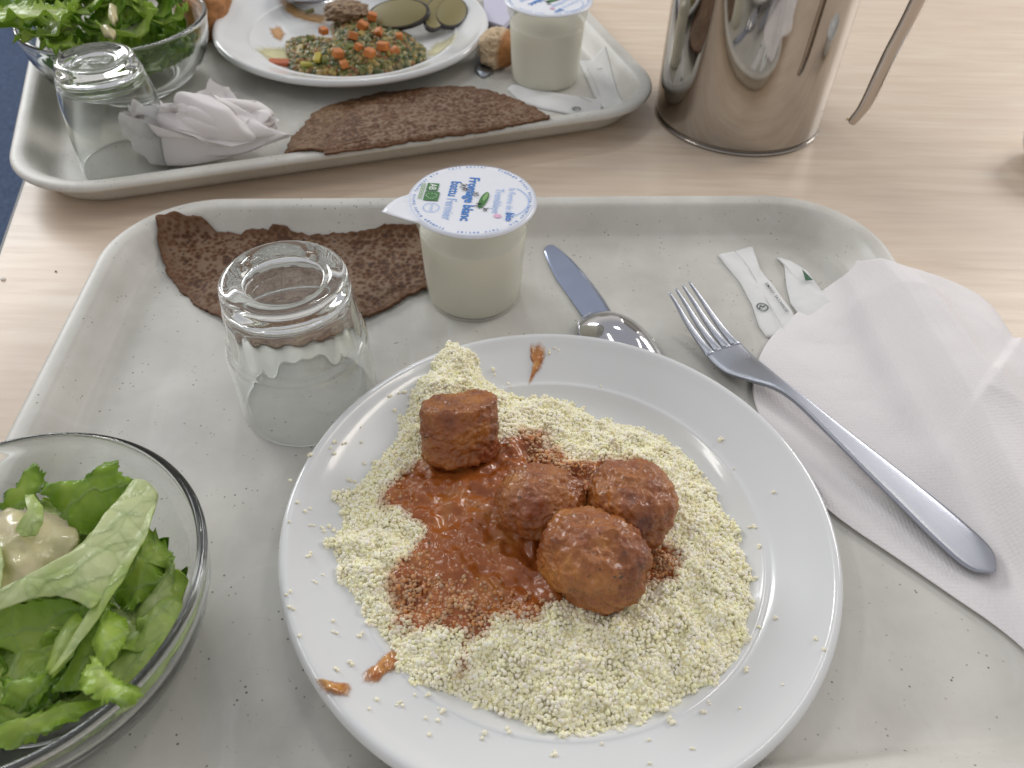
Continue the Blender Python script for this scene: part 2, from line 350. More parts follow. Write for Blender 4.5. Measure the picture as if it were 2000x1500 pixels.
# ---------------------------------------------------------------- couscous
COUS = [(-0.03653, 0.33325, 0.011),(-0.02449, 0.33133, 0.011),(-0.01704, 0.31743, 0.011),(-0.00681, 0.30982, 0.011),(0.00478, 0.30468, 0.011),(0.0195, 0.30862, 0.011),(0.03253, 0.30467, 0.011),(0.04835, 0.29544, 0.011),(0.07178, 0.28783, 0.011),(0.08917, 0.2741, 0.011),(0.09845, 0.26262, 0.011),(0.10472, 0.24409, 0.011),(0.11005, 0.22325, 0.011),(0.11339, 0.21017, 0.011),(0.11214, 0.18845, 0.011),(0.10631, 0.171, 0.011),(0.09686, 0.15324, 0.011),(0.08959, 0.14662, 0.011),(0.07015, 0.13858, 0.011),(0.05722, 0.12979, 0.011),(0.04158, 0.12699, 0.011),(0.03084, 0.12436, 0.011),(0.02142, 0.12409, 0.011),(0.00961, 0.12959, 0.011),(-0.00239, 0.13281, 0.011),(-0.01592, 0.13849, 0.011),(-0.03563, 0.14161, 0.011),(-0.04397, 0.15025, 0.011),(-0.05026, 0.16062, 0.011),(-0.05901, 0.16857, 0.011),(-0.06565, 0.17829, 0.011),(-0.07272, 0.1854, 0.011),(-0.07607, 0.19746, 0.011),(-0.08246, 0.20674, 0.011),(-0.07664, 0.21347, 0.011),(-0.07685, 0.22354, 0.011),(-0.08514, 0.23018, 0.011),(-0.07328, 0.2377, 0.011),(-0.06951, 0.25258, 0.011),(-0.06095, 0.26843, 0.011),(-0.05799, 0.28281, 0.011),(-0.05257, 0.30686, 0.011),(-0.04357, 0.31635, 0.011)]
SAUCE = [(-0.04749, 0.25978, 0.015),(-0.05243, 0.2501, 0.015),(-0.06134, 0.23877, 0.015),(-0.06304, 0.22985, 0.015),(-0.05767, 0.22146, 0.015),(-0.04924, 0.22175, 0.015),(-0.04137, 0.21368, 0.015),(-0.04568, 0.20227, 0.015),(-0.0538, 0.19119, 0.015),(-0.05417, 0.18371, 0.015),(-0.05011, 0.17234, 0.015),(-0.05177, 0.16535, 0.015),(-0.0373, 0.16038, 0.015),(-0.02749, 0.16339, 0.015),(-0.01965, 0.1596, 0.015),(-0.02113, 0.14529, 0.015),(-0.01504, 0.14548, 0.015),(-0.01199, 0.15718, 0.015),(-0.00231, 0.16691, 0.015),(0.01297, 0.16877, 0.015),(0.01813, 0.17452, 0.015),(0.02856, 0.1777, 0.015),(0.03625, 0.1751, 0.015),(0.06039, 0.18451, 0.015),(0.07947, 0.18957, 0.015),(0.08217, 0.20031, 0.015),(0.07682, 0.21284, 0.015),(0.06536, 0.20922, 0.015),(0.07527, 0.25106, 0.015),(0.06112, 0.25999, 0.015),(0.04298, 0.25931, 0.015),(0.03399, 0.2609, 0.015),(0.01896, 0.27013, 0.015),(0.01904, 0.27922, 0.015),(0.00971, 0.27784, 0.015),(0.00502, 0.27971, 0.015),(-0.00106, 0.27337, 0.015),(-0.01159, 0.26699, 0.015),(-0.02329, 0.25876, 0.015)]
POOL = [(-0.04411, 0.25607, 0.015),(-0.02604, 0.25484, 0.015),(-0.00229, 0.26148, 0.015),(0.0025, 0.2484, 0.015),(-0.00443, 0.2337, 0.015),(0.0017, 0.21682, 0.015),(0.01565, 0.20434, 0.015),(0.0196, 0.1906, 0.015),(0.01556, 0.18015, 0.015),(-0.00295, 0.18687, 0.015),(-0.01766, 0.18937, 0.015),(-0.03022, 0.19655, 0.015),(-0.03646, 0.20575, 0.015),(-0.0322, 0.22066, 0.015),(-0.04146, 0.22888, 0.015),(-0.04614, 0.24661, 0.015)]
def hmound(x, y):
    r = np.hypot(x - PC[0], y - PC[1]); d = sdist(x, y, COUS)
    t = .0125 * (1 - np.exp(-np.maximum(d, 0) / .011)) + (.0022 * fbm(x, y, .02, 3) + .0019 * fbm(x, y, .0060, 9, 2)) * np.clip(d / .008, 0, 1)
    dp = sdist(x, y, POOL); t = t - .0022 * np.clip(dp / .008 + .4, 0, 1)
    return zplate(r) + np.maximum(t, 0), d
def ico(sub):
    bm = bmesh.new(); bmesh.ops.create_icosphere(bm, subdivisions=sub, radius=1); V = np.array([v.co[:] for v in bm.verts]); F = np.array([[v.index for v in f.verts] for f in bm.faces]); bm.free(); return V, F
V1, F1 = ico(1); V2, F2 = ico(2)
def grains(name, cen, rad, col, mt, parent=None, fine=False):
    Vb, Fb = (V2, F2) if fine else (V1, F1); n = len(cen); nv = len(Vb)
    q = rng.normal(size=(n, 4)); q /= np.linalg.norm(q, axis=1)[:, None]; a, b, c, d = q.T
    Rm = np.stack([1 - 2 * (c * c + d * d), 2 * (b * c - a * d), 2 * (b * d + a * c), 2 * (b * c + a * d), 1 - 2 * (b * b + d * d), 2 * (c * d - a * b), 2 * (b * d - a * c), 2 * (c * d + a * b), 1 - 2 * (b * b + c * c)], 1).reshape(n, 3, 3)
    sc = rng.uniform(.70, 1.3, (n, 1, 3)); jit = rng.uniform(.80, 1.18, (n, nv, 1))
    P = np.einsum('nij,nvj->nvi', Rm, Vb[None] * sc * jit) * np.asarray(rad)[:, None, None] + cen[:, None]
    F = (Fb[None] + (np.arange(n) * nv)[:, None, None]).reshape(-1, 3)
    me = bpy.data.meshes.new(name); me.vertices.add(n * nv); me.vertices.foreach_set('co', P.ravel()); nf = len(F)
    me.loops.add(nf * 3); me.loops.foreach_set('vertex_index', F.ravel().astype(np.int32)); me.polygons.add(nf)
    me.polygons.foreach_set('loop_start', np.arange(nf, dtype=np.int32) * 3); me.update(calc_edges=True)
    o = link(name, me, mt, parent); colattr(o, 'col', np.repeat(col, nv, 0)); return o
T_grain = M_attr('couscous_grain', .40, Specular_IOR_Level=.4, Sheen_Weight=.15)
def add_translucent(m, att, fac, tint=(1, 1, 1)):
    g = G(m); tr = g.n.new('ShaderNodeBsdfTranslucent'); g.l.new(g.mix(1, g.attr(att, True), tint, 'MULTIPLY'), tr.inputs[0]); ms = g.n.new('ShaderNodeMixShader'); ms.inputs[0].default_value = fac
    out = g.n['Material Output']; g.l.new(g.b.outputs[0], ms.inputs[1]); g.l.new(tr.outputs[0], ms.inputs[2]); g.l.new(ms.outputs[0], out.inputs[0])
CR = np.array([.975, .935, .71]); SR = np.array([.48, .19, .045])
xy = rng.uniform([-.09, .09], [.14, .35], (110000, 2)); hh, dd = hmound(xy[:, 0], xy[:, 1])
ok = dd > -.0015 + .0025 * vnoise(xy[:, 0], xy[:, 1], .004, 21); xy, hh, dd = xy[ok], hh[ok], dd[ok]
# poisson-like thinning on a hash grid, two layers
def thin(xy, cell, seed):
    k = np.floor(xy / cell).astype(int); _, i = np.unique(k[:, 0] * 100003 + k[:, 1], return_index=True); return i
idx = []
for s_ in range(3):
    rem = np.setdiff1d(np.arange(len(xy)), np.concatenate(idx) if idx else []); i = thin(xy[rem] + s_ * .0005, .00135, s_); idx.append(rem[i])
lay = np.concatenate([np.full(len(a), k) for k, a in enumerate(idx)]); I = np.concatenate(idx); xy, hh, dd = xy[I], hh[I], dd[I]
clump = fbm(xy[:, 0], xy[:, 1], .006, 31, 2)
hz = hh + np.where(lay == 0, -.0006, np.where(lay == 1, .0003, .0008 + .0018 * np.maximum(clump, 0))) + rng.uniform(-.0004, .0004, len(xy))
ds = sdist(xy[:, 0], xy[:, 1], SAUCE) + .003 * fbm(xy[:, 0], xy[:, 1], .008, 41); dp = sdist(xy[:, 0], xy[:, 1], POOL)
keep = (lay < 2) | (clump > .05); keep &= ~((dp > .004) & (lay > 0)) ; keep &= ~((ds > .003) & (rng.random(len(xy)) < np.clip(.35 + (dp + .012) / .02, 0, .9)))
xy, hz, ds, dp, lay = xy[keep], hz[keep], ds[keep], dp[keep], lay[keep]
f_ = np.clip(ds / .007 + .15, 0, 1) * (.68 + .32 * rng.random(len(xy))); f_ = np.clip(f_, 0, .95)[:, None]
gc = CR * rng.uniform(.95, 1.02, (len(xy), 1)) * np.c_[np.ones(len(xy)), rng.uniform(.97, 1.02, len(xy)), rng.uniform(.85, 1.15, len(xy))]
gc = gc * (1 - f_) + SR * f_ * rng.uniform(.7, 1.35, (len(xy), 1)); gc = np.clip(gc, 0, .97)
cen = np.c_[xy, hz]; rad = rng.uniform(.00075, .00125, len(xy))
# stray grains and small clumps on the rim
STR = [(-0.06646, 0.29577, 0.014),(-0.07844, 0.27429, 0.014),(-0.07715, 0.26573, 0.014),(-0.09105, 0.258, 0.014),(-0.08871, 0.26196, 0.014),(-0.0857, 0.26207, 0.014),(-0.08435, 0.2631, 0.014),(-0.08906, 0.25519, 0.014),(-0.10024, 0.25099, 0.014),(-0.10617, 0.23521, 0.014),(-0.10071, 0.22267, 0.014),(-0.09457, 0.2217, 0.014),(-0.09281, 0.21257, 0.014),(-0.10161, 0.21145, 0.014),(-0.08728, 0.21276, 0.014),(-0.0848, 0.2145, 0.014),(-0.08258, 0.21375, 0.014),(-0.09093, 0.1959, 0.014),(-0.08275, 0.18811, 0.014),(-0.09373, 0.17574, 0.014),(-0.09187, 0.16805, 0.014),(-0.09045, 0.1674, 0.014),(-0.07421, 0.16584, 0.014),(-0.07327, 0.16043, 0.014),(-0.06199, 0.16078, 0.014),(-0.06156, 0.16215, 0.014),(-0.05049, 0.13197, 0.014),(-0.05277, 0.12718, 0.014),(-0.06286, 0.14638, 0.014),(-0.06357, 0.14699, 0.014),(-0.04213, 0.13162, 0.014),(-0.04102, 0.13225, 0.014),(-0.04022, 0.13049, 0.014),(-0.04258, 0.13042, 0.014),(-0.02477, 0.12976, 0.014),(-0.02605, 0.1309, 0.014),(-0.02387, 0.13037, 0.014),(-0.02583, 0.12563, 0.014),(-0.03056, 0.12607, 0.014),(-0.02853, 0.11926, 0.014),(0.00197, 0.12412, 0.014),(-0.03606, 0.13601, 0.014),(-0.03129, 0.13615, 0.014),(0.02108, 0.11398, 0.014),(0.03964, 0.11895, 0.014),(0.05828, 0.1206, 0.014),(0.06734, 0.12891, 0.014),(0.06787, 0.12834, 0.014),(0.07397, 0.11657, 0.014),(0.0814, 0.13226, 0.014),(0.08492, 0.13595, 0.014),(0.09584, 0.13328, 0.014),(0.1144, 0.14231, 0.014),(0.13183, 0.16211, 0.014),(0.1323, 0.16146, 0.014),(0.13356, 0.15622, 0.014),(0.11926, 0.17475, 0.014),(0.11498, 0.19661, 0.014),(0.11566, 0.19663, 0.014),(0.12024, 0.21335, 0.014),(0.13163, 0.24196, 0.014),(0.11232, 0.27692, 0.014),(0.11094, 0.27606, 0.014),(0.04993, 0.31495, 0.014),(0.02641, 0.33647, 0.014),(0.02128, 0.33504, 0.014),(0.02387, 0.33759, 0.014),(-0.01055, 0.32175, 0.014),(-0.00963, 0.31945, 0.014),(-0.00205, 0.31513, 0.014),(-0.00035, 0.31291, 0.014),(-0.00522, 0.31043, 0.014),(-0.02132, 0.20452, 0.014),(0.11964, 0.22495, 0.014),(0.11548, 0.25897, 0.014),(0.03558, 0.30534, 0.014),(0.07713, 0.28232, 0.014),(0.07052, 0.28727, 0.014),(0.06213, 0.29116, 0.014),(0.09477, 0.15964, 0.014),(0.10208, 0.15138, 0.014),(0.11206, 0.17103, 0.014),(0.05708, 0.11062, 0.014),(-0.00773, 0.11929, 0.014),(-0.07952, 0.24249, 0.014),(-0.07952, 0.23796, 0.014),(-0.07733, 0.24257, 0.014),(-0.08548, 0.15539, 0.014),(-0.0677, 0.14245, 0.014),(-0.08596, 0.18399, 0.014),(-0.06126, 0.29926, 0.014),(-0.05818, 0.30048, 0.014),(-0.06236, 0.28841, 0.014),(-0.06967, 0.25592, 0.014),(-0.07387, 0.25386, 0.014)]
sc_ = []; sr_ = []
for (x, y, z) in STR:
    r = math.hypot(x - PC[0], y - PC[1])
    for k in range(random.choice((1, 1, 2, 3))):
        rr = random.uniform(.0006, .0011); a, b = x + random.gauss(0, .0009) * (k > 0), y + random.gauss(0, .0009) * (k > 0)
        sc_.append((a, b, float(zplate(math.hypot(a - PC[0], b - PC[1]))) + rr * .7)); sr_.append(rr)
sc_ = np.array(sc_); cen = np.vstack([cen, sc_]); rad = np.r_[rad, sr_]; gc = np.vstack([gc, np.tile([.95, .90, .70], (len(sc_), 1)) * rng.uniform(.9, 1.05, (len(sc_), 1))])
cs = grains('couscous', cen, rad, gc, T_grain); tag(cs, 'pale yellow couscous grains spread over the near plate, stained by sauce', 'couscous', kind='stuff')
# under-layer so that nothing shows through the heap
gx = np.linspace(-.09, .14, 230); gy = np.linspace(.09, .35, 260); XX, YY = np.meshgrid(gx, gy, indexing='ij')
hb, db = hmound(XX, YY); dsB = sdist(XX, YY, SAUCE); Z = np.where(db > .001, hb - .00030 + .0004 * fbm(XX, YY, .0025, 91, 2), zplate(np.hypot(XX - PC[0], YY - PC[1])) - .0015)
V = np.c_[XX.ravel(), YY.ravel(), Z.ravel()]; Fg = np.array(grid_faces(230, 260)); inn = (db > -.003).ravel(); Fg = Fg[inn[Fg].all(1)]
us, inv = np.unique(Fg, return_inverse=True); fb = np.clip(dsB.ravel()[us] / .006 + .3, 0, 1)[:, None]
und = mesh('couscous_bed', V[us], inv.reshape(-1, 4)[:, ::-1], T_grain, cs); colattr(und, 'col', np.array([.97, .92, .68]) * (1 - fb) + np.array([.46, .16, .035]) * fb); und['kind'] = 'stuff'
# ---------------------------------------------------------------- sauce
gx = np.linspace(-.06, .10, 190); gy = np.linspace(.13, .30, 200); XX, YY = np.meshgrid(gx, gy, indexing='ij')
hb, db = hmound(XX, YY); s_ = sdist(XX, YY, SAUCE); p2 = sdist(XX, YY, POOL)
lift = np.clip(s_ / .005, -.5, 1) * .0013 + .0007 + np.clip(p2 / .006, -1, 1) * .0010 + .00035 * fbm(XX, YY, .007, 51) * np.where(p2 > 0, .6, 1)
Z = hb + lift + .0002 * vnoise(XX, YY, .002, 77); Fg = np.array(grid_faces(190, 200)); inn = (s_ > -.001).ravel(); Fg = Fg[inn[Fg].all(1)]
us, inv = np.unique(Fg, return_inverse=True); V = np.c_[XX.ravel(), YY.ravel(), Z.ravel()][us]
so = mesh('tomato_sauce', V, inv.reshape(-1, 4)[:, ::-1], T_sauce); tag(so, 'red brown tomato sauce pooled in the middle of the couscous', 'sauce')
T_drip = mat('thin_sauce', (.50, .22, .055), .15, 0, Coat_Weight=.6); g = G(T_drip); g.col(g.ramp(g.noise(160, 4), [(.35, (.42, .13, .03)), (.55, (.60, .28, .07)), (.75, (.68, .42, .16))])); g.bump(g.noise(200, 3), .4, .001)
def feather(m):
    g = G(m); k = g.attr('k'); x = g.math('SUBTRACT', k, g.math('MULTIPLY', g.math('SUBTRACT', g.noise(260, 3), .5), .35)); f = g.ramp(x, [(.40, .05), (.95, .92)])
    t = g.n.new('ShaderNodeBsdfTransparent'); ms = g.n.new('ShaderNodeMixShader'); g.l.new(f, ms.inputs[0]); out = g.n['Material Output']; g.l.new(g.b.outputs[0], ms.inputs[1]); g.l.new(t.outputs[0], ms.inputs[2]); g.l.new(ms.outputs[0], out.inputs[0])
def karr(n, rings):
    k = np.r_[0, np.repeat(np.linspace(0, 1, rings + 1)[1:] ** .8, n)]; return np.r_[k, k]
feather(T_drip)
def drip(P, label, h=.0014):
    z = lambda x, y, k: zplate(np.hypot(x - PC[0], y - PC[1])) + .0002 + h * (1 - k ** 3) * (.8 + .4 * vnoise(x, y, .002, 3))
    o = patch('sauce_drip', P, z, .0006, T_drip, n=90, rings=10, rag=.0008, sm=2); attr(o, 'k', karr(90, 10)); tag(o, label, 'sauce', 'sauce drips on the plate rim')
drip([(0.00965, 0.33965, 0.015),(0.01444, 0.34109, 0.015),(0.01871, 0.33929, 0.015),(0.01917, 0.33271, 0.015),(0.01693, 0.32543, 0.015),(0.01276, 0.31938, 0.015),(0.0098, 0.31418, 0.015),(0.00849, 0.31413, 0.015),(0.01042, 0.32162, 0.015),(0.0114, 0.32758, 0.015),(0.00901, 0.33349, 0.015)], 'amber sauce drip on the far rim of the near plate, above the couscous')
drip([(-0.05159, 0.15298, 0.013),(-0.0472, 0.15773, 0.013),(-0.04205, 0.15656, 0.013),(-0.04355, 0.14806, 0.013),(-0.04911, 0.14346, 0.013),(-0.05147, 0.13842, 0.013),(-0.05555, 0.13744, 0.013),(-0.0585, 0.13944, 0.013),(-0.05867, 0.1438, 0.013),(-0.05458, 0.14772, 0.013)], 'orange sauce smear running from the couscous to the lower left rim', .0024)
drip([(-0.07602, 0.13755, 0.017),(-0.07239, 0.13729, 0.017),(-0.06818, 0.13706, 0.017),(-0.06236, 0.13796, 0.017),(-0.06016, 0.13463, 0.017),(-0.06124, 0.13102, 0.017),(-0.06524, 0.13031, 0.017),(-0.07072, 0.13133, 0.017),(-0.07362, 0.13423, 0.017)], 'orange sauce blob with grains lying on the left rim edge', .003)
for P_, n_ in (([(-0.05159, 0.15298, 0.013),(-0.0472, 0.15773, 0.013),(-0.04205, 0.15656, 0.013),(-0.04355, 0.14806, 0.013),(-0.04911, 0.14346, 0.013),(-0.05458, 0.14772, 0.013)], 70), ([(-0.07239, 0.13729, 0.017),(-0.06818, 0.13706, 0.017),(-0.06236, 0.13796, 0.017),(-0.06016, 0.13463, 0.017),(-0.06124, 0.13102, 0.017),(-0.06524, 0.13031, 0.017),(-0.07072, 0.13133, 0.017)], 34)):
    pass
# ---------------------------------------------------------------- meatballs
def nz(p, s, o=3):
    t = 0; a = 1
    for k in range(o): t += a * noise.noise(Vector(p) * s); s *= 2; a *= .55
    return t
Vi, Fi = ico(6)
def meatball(c, rad, sq, seed, label, rot=(0, 0, 0), cut=None, lo=.12):
    Rm = np.array(Matrix.Rotation(rot[2], 3, 'Z') @ Matrix.Rotation(rot[1], 3, 'Y') @ Matrix.Rotation(rot[0], 3, 'X'))
    V = []; A = []
    for v in Vi:
        q = v.copy()
        if cut == 'stub':      # short cylinder with a flat cut face
            rr = math.hypot(q[0], q[1]); e = 9
            k = (abs(rr) ** e + abs(q[2]) ** e) ** (-1 / e); q = q * k
            q[2] += .10 * q[0] * (q[2] > 0)
        d = 1 + (.05 if cut == 'stub' else .13) * nz(v + seed, 1.6, 2) + .060 * nz(v + seed, 5, 2) + .035 * abs(nz(v + seed + 2, 9, 2)) + .022 * nz(v + seed, 15, 2) + .013 * nz(v + seed, 34, 2)
        if cut == 'cracked':
            d -= .15 * math.exp(-((v[2] * .6 + v[0] * .25 + v[1] * .3 + .10 + .06 * nz(v + 3, 4, 1)) / .035) ** 2) * max(0, v[0]) 
        q = q * d; V.append((Rm @ (q * np.array(sq))) * rad + np.array(c)); A.append(min(1, max(0, .55 * nz(v + seed + 9, 1.4, 2) + (.35 if v[2] < -.3 else .0) + lo)))
    o = mesh('meatball', V, Fi, T_meat); attr(o, 'sauce', A); o.location = (0, 0, 0)
    return tag(o, label, 'meatball', 'meatballs in tomato sauce')
meatball((-0.02565, 0.26456, 0.03), .0195, (.98, .80, .80), 1.3, 'meatball stub with a flat cut top, alone at the upper left of the sauce', (R(-30), R(6), R(14)), 'stub')
meatball((0.01499, 0.22141, 0.03), .0198, (1.02, .92, .84), 5.1, 'dark glossy meatball between the sauce pool and the two others', lo=.36)
meatball((0.05709, 0.22145, 0.03), .0213, (.98, 1.0, .92), 9.7, 'rounded red brown meatball, rightmost of the four', lo=.20)
meatball((0.03854, 0.1926, 0.029), .0245, (1.0, .92, .86), 14.2, 'large light brown meatball with a cracked side, nearest the plate front', (0, R(8), R(-25)), 'cracked')
# ---------------------------------------------------------------- tumblers
def solid_lathe(name, prof, mt, parent=None, n=128, mod=None):
    return lathe(name, prof, mt, parent, n, mod)
def glass_near():
    P = [(0, .0838), (.010, .0838), (.0190, .0842), (.0205, .0850), (.0225, .0866), (.0255, .0874), (.0288, .0872), (.0308, .0858), (.0316, .0838), (.0321, .078), (.0330, .066), (.0338, .056), (.0344, .0500), (.0352, .0482), (.0364, .0468), (.0372, .0448), (.0374, .0425), (.0376, .032), (.0378, .016), (.0379, .004), (.0378, .0010), (.0372, .0003), (.0364, .0005), (.0360, .0018), (.0357, .010), (.0354, .028), (.0349, .0425), (.0340, .0450), (.0325, .0480), (.0316, .052), (.0308, .058), (.0298, .066), (.0285, .0715), (.0262, .0742), (.022, .0752), (.012, .0758), (0, .0760)]
    P = smooth_prof(P, 3); P = [(max(a, 0), b) for a, b in P]
    iz = [i for i, (a, b) in enumerate(P)]
    half = len(P) * .62
    def mod(i, r, z, a):
        if i > half and .046 < z < .074 and r > .02: return r + .0004 * math.sin(min(1, (z - .046) / .008) * 1.57) * math.cos(a * 18) * min(1, (.074 - z) / .004)
        if i < half and .049 < z < .079: return r + .00015 * (abs(math.cos(a * 9)) - .5)
        return r
    P[0] = (0.0, P[0][1]); P[-1] = (0.0, P[-1][1])
    o = solid_lathe('tumbler', P[::-1], T_glass, None, 180, mod); o.location = (-.1147, .3115, .0002)
    return tag(o, 'clear ribbed tumbler upside down on the near tray in front of the pancake', 'glass', 'upturned tumblers')
gn = glass_near()
def tmesh(s, mt, size, parent=None, extr=0.0, name='lettering', font_off=0):
    cu = bpy.data.curves.new('t', 'FONT'); cu.body = s; cu.size = size; cu.align_x = 'CENTER'; cu.align_y = 'CENTER'; cu.extrude = extr; cu.offset = font_off; cu.resolution_u = 2
    o = bpy.data.objects.new('t', cu); C.objects.link(o); dg = bpy.context.evaluated_depsgraph_get(); me = bpy.data.meshes.new_from_object(o.evaluated_get(dg)); bpy.data.objects.remove(o); bpy.data.curves.remove(cu)
    return link(name, me, mt, parent, False)
for k, ch in enumerate('000000000'):   # small moulded ring marks in the punt
    a = R(100 + k * 10); o = tmesh('o', T_glass, .0032, gn, .0003, 'moulded_mark'); o.location = (.0232 * math.cos(a), .0232 * math.sin(a), .0872); o.rotation_euler = (0, 0, a - math.pi / 2)
def glass_far():
    P = [(0, .0815), (.008, .0815), (.0150, .0817), (.0160, .0826), (.0175, .0829), (.0200, .0836), (.0235, .0848), (.0262, .0846), (.0278, .0832), (.0288, .0810), (.0302, .0765), (.0318, .070), (.0322, .0685), (.0321, .067), (.0336, .060), (.0352, .048), (.0364, .034), (.0370, .020), (.0372, .008), (.0372, .001), (.0367, .0003), (.0360, .0004), (.0357, .002), (.0356, .010), (.0354, .022), (.0347, .036), (.0335, .049), (.0318, .060), (.0298, .068), (.0270, .0725), (.022, .0742), (.012, .0750), (0, .0752)]
    P = smooth_prof(P, 3); P = [(max(a, 0), b) for a, b in P]; P[0] = (0., P[0][1]); P[-1] = (0., P[-1][1])
    o = solid_lathe('tumbler', P[::-1], T_glass, None, 128); o.location = (-.3030, .5560, .0002); o.scale = (.96, .96, .97)
    t = tmesh('DURALEX', T_glass, .0052, o, .0003); t.location = (0, .002, .0818); t.rotation_euler = (0, 0, .2)
    t = tmesh('MADE IN FRANCE', T_glass, .0026, o, .0003); t.location = (.0005, -.003, .0818); t.rotation_euler = (0, 0, .2)
    return tag(o, 'smooth rounded clear tumbler upside down at the corner of the far tray', 'glass', 'upturned tumblers')
glass_far()
# ---------------------------------------------------------------- fromage blanc pots
T_fb = mat('fromage_blanc', (.80, .785, .67), .35, Specular_IOR_Level=.4)
T_lid = mat('foil_lid', (.78, .80, .85), .32, 0); G(T_lid).bump(G(T_lid).noise(90, 4), .35, .0012)
T_blue = mat('print_blue', (.045, .20, .56), .5); T_lblue = mat('print_pale_blue', (.36, .50, .78), .5); T_green = mat('print_green', (.05, .18, .045), .5); T_black = mat('print_black', (.03, .03, .04), .5); T_pink = mat('print_pink', (.72, .42, .58), .5); T_pwhite = mat('print_white', (.75, .8, .75), .5); T_lgreen = mat('print_light_green', (.22, .38, .14), .5)
def M_cup():
    m = bpy.data.materials.new('pot_plastic'); m.use_nodes = True; n = m.node_tree.nodes; l = m.node_tree.links; b = n['Principled BSDF']
    b.inputs['Base Color'].default_value = (.72, .71, .66, 1); b.inputs['Roughness'].default_value = .22
    t = n.new('ShaderNodeBsdfTransparent'); t.inputs[0].default_value = (.97, .97, .95, 1); x = n.new('ShaderNodeMixShader'); x.inputs[0].default_value = .30
    l.new(t.outputs[0], x.inputs[1]); l.new(b.outputs[0], x.inputs[2]); l.new(x.outputs[0], n['Material Output'].inputs[0]); return m
T_cup = M_cup()
def curve_tube(pts, r, name, mt, parent, n=5):
    P = [Vector(q) for q in pts]; V = []; F = []
    for i, q in enumerate(P):
        t = (P[min(i + 1, len(P) - 1)] - P[max(i - 1, 0)]).normalized(); s = t.cross(Vector((0, 0, 1))); s = s.normalized() if s.length > 1e-6 else Vector((1, 0, 0)); u = s.cross(t)
        rr = r[i] if hasattr(r, '__len__') else r
        for j in range(n): a = 2 * math.pi * j / n; V.append(q + (s * math.cos(a) + u * math.sin(a)) * rr)
    F = grid_faces(len(P), n, True); F.append(list(range(n))); F.append([(len(P) - 1) * n + j for j in range(n)][::-1]); return mesh(name, V, F, mt, parent)
def flat(name, pts, mt, parent, z):
    return mesh(name, [(a, b, z) for a, b in pts], [list(range(len(pts)))], mt, parent, False)
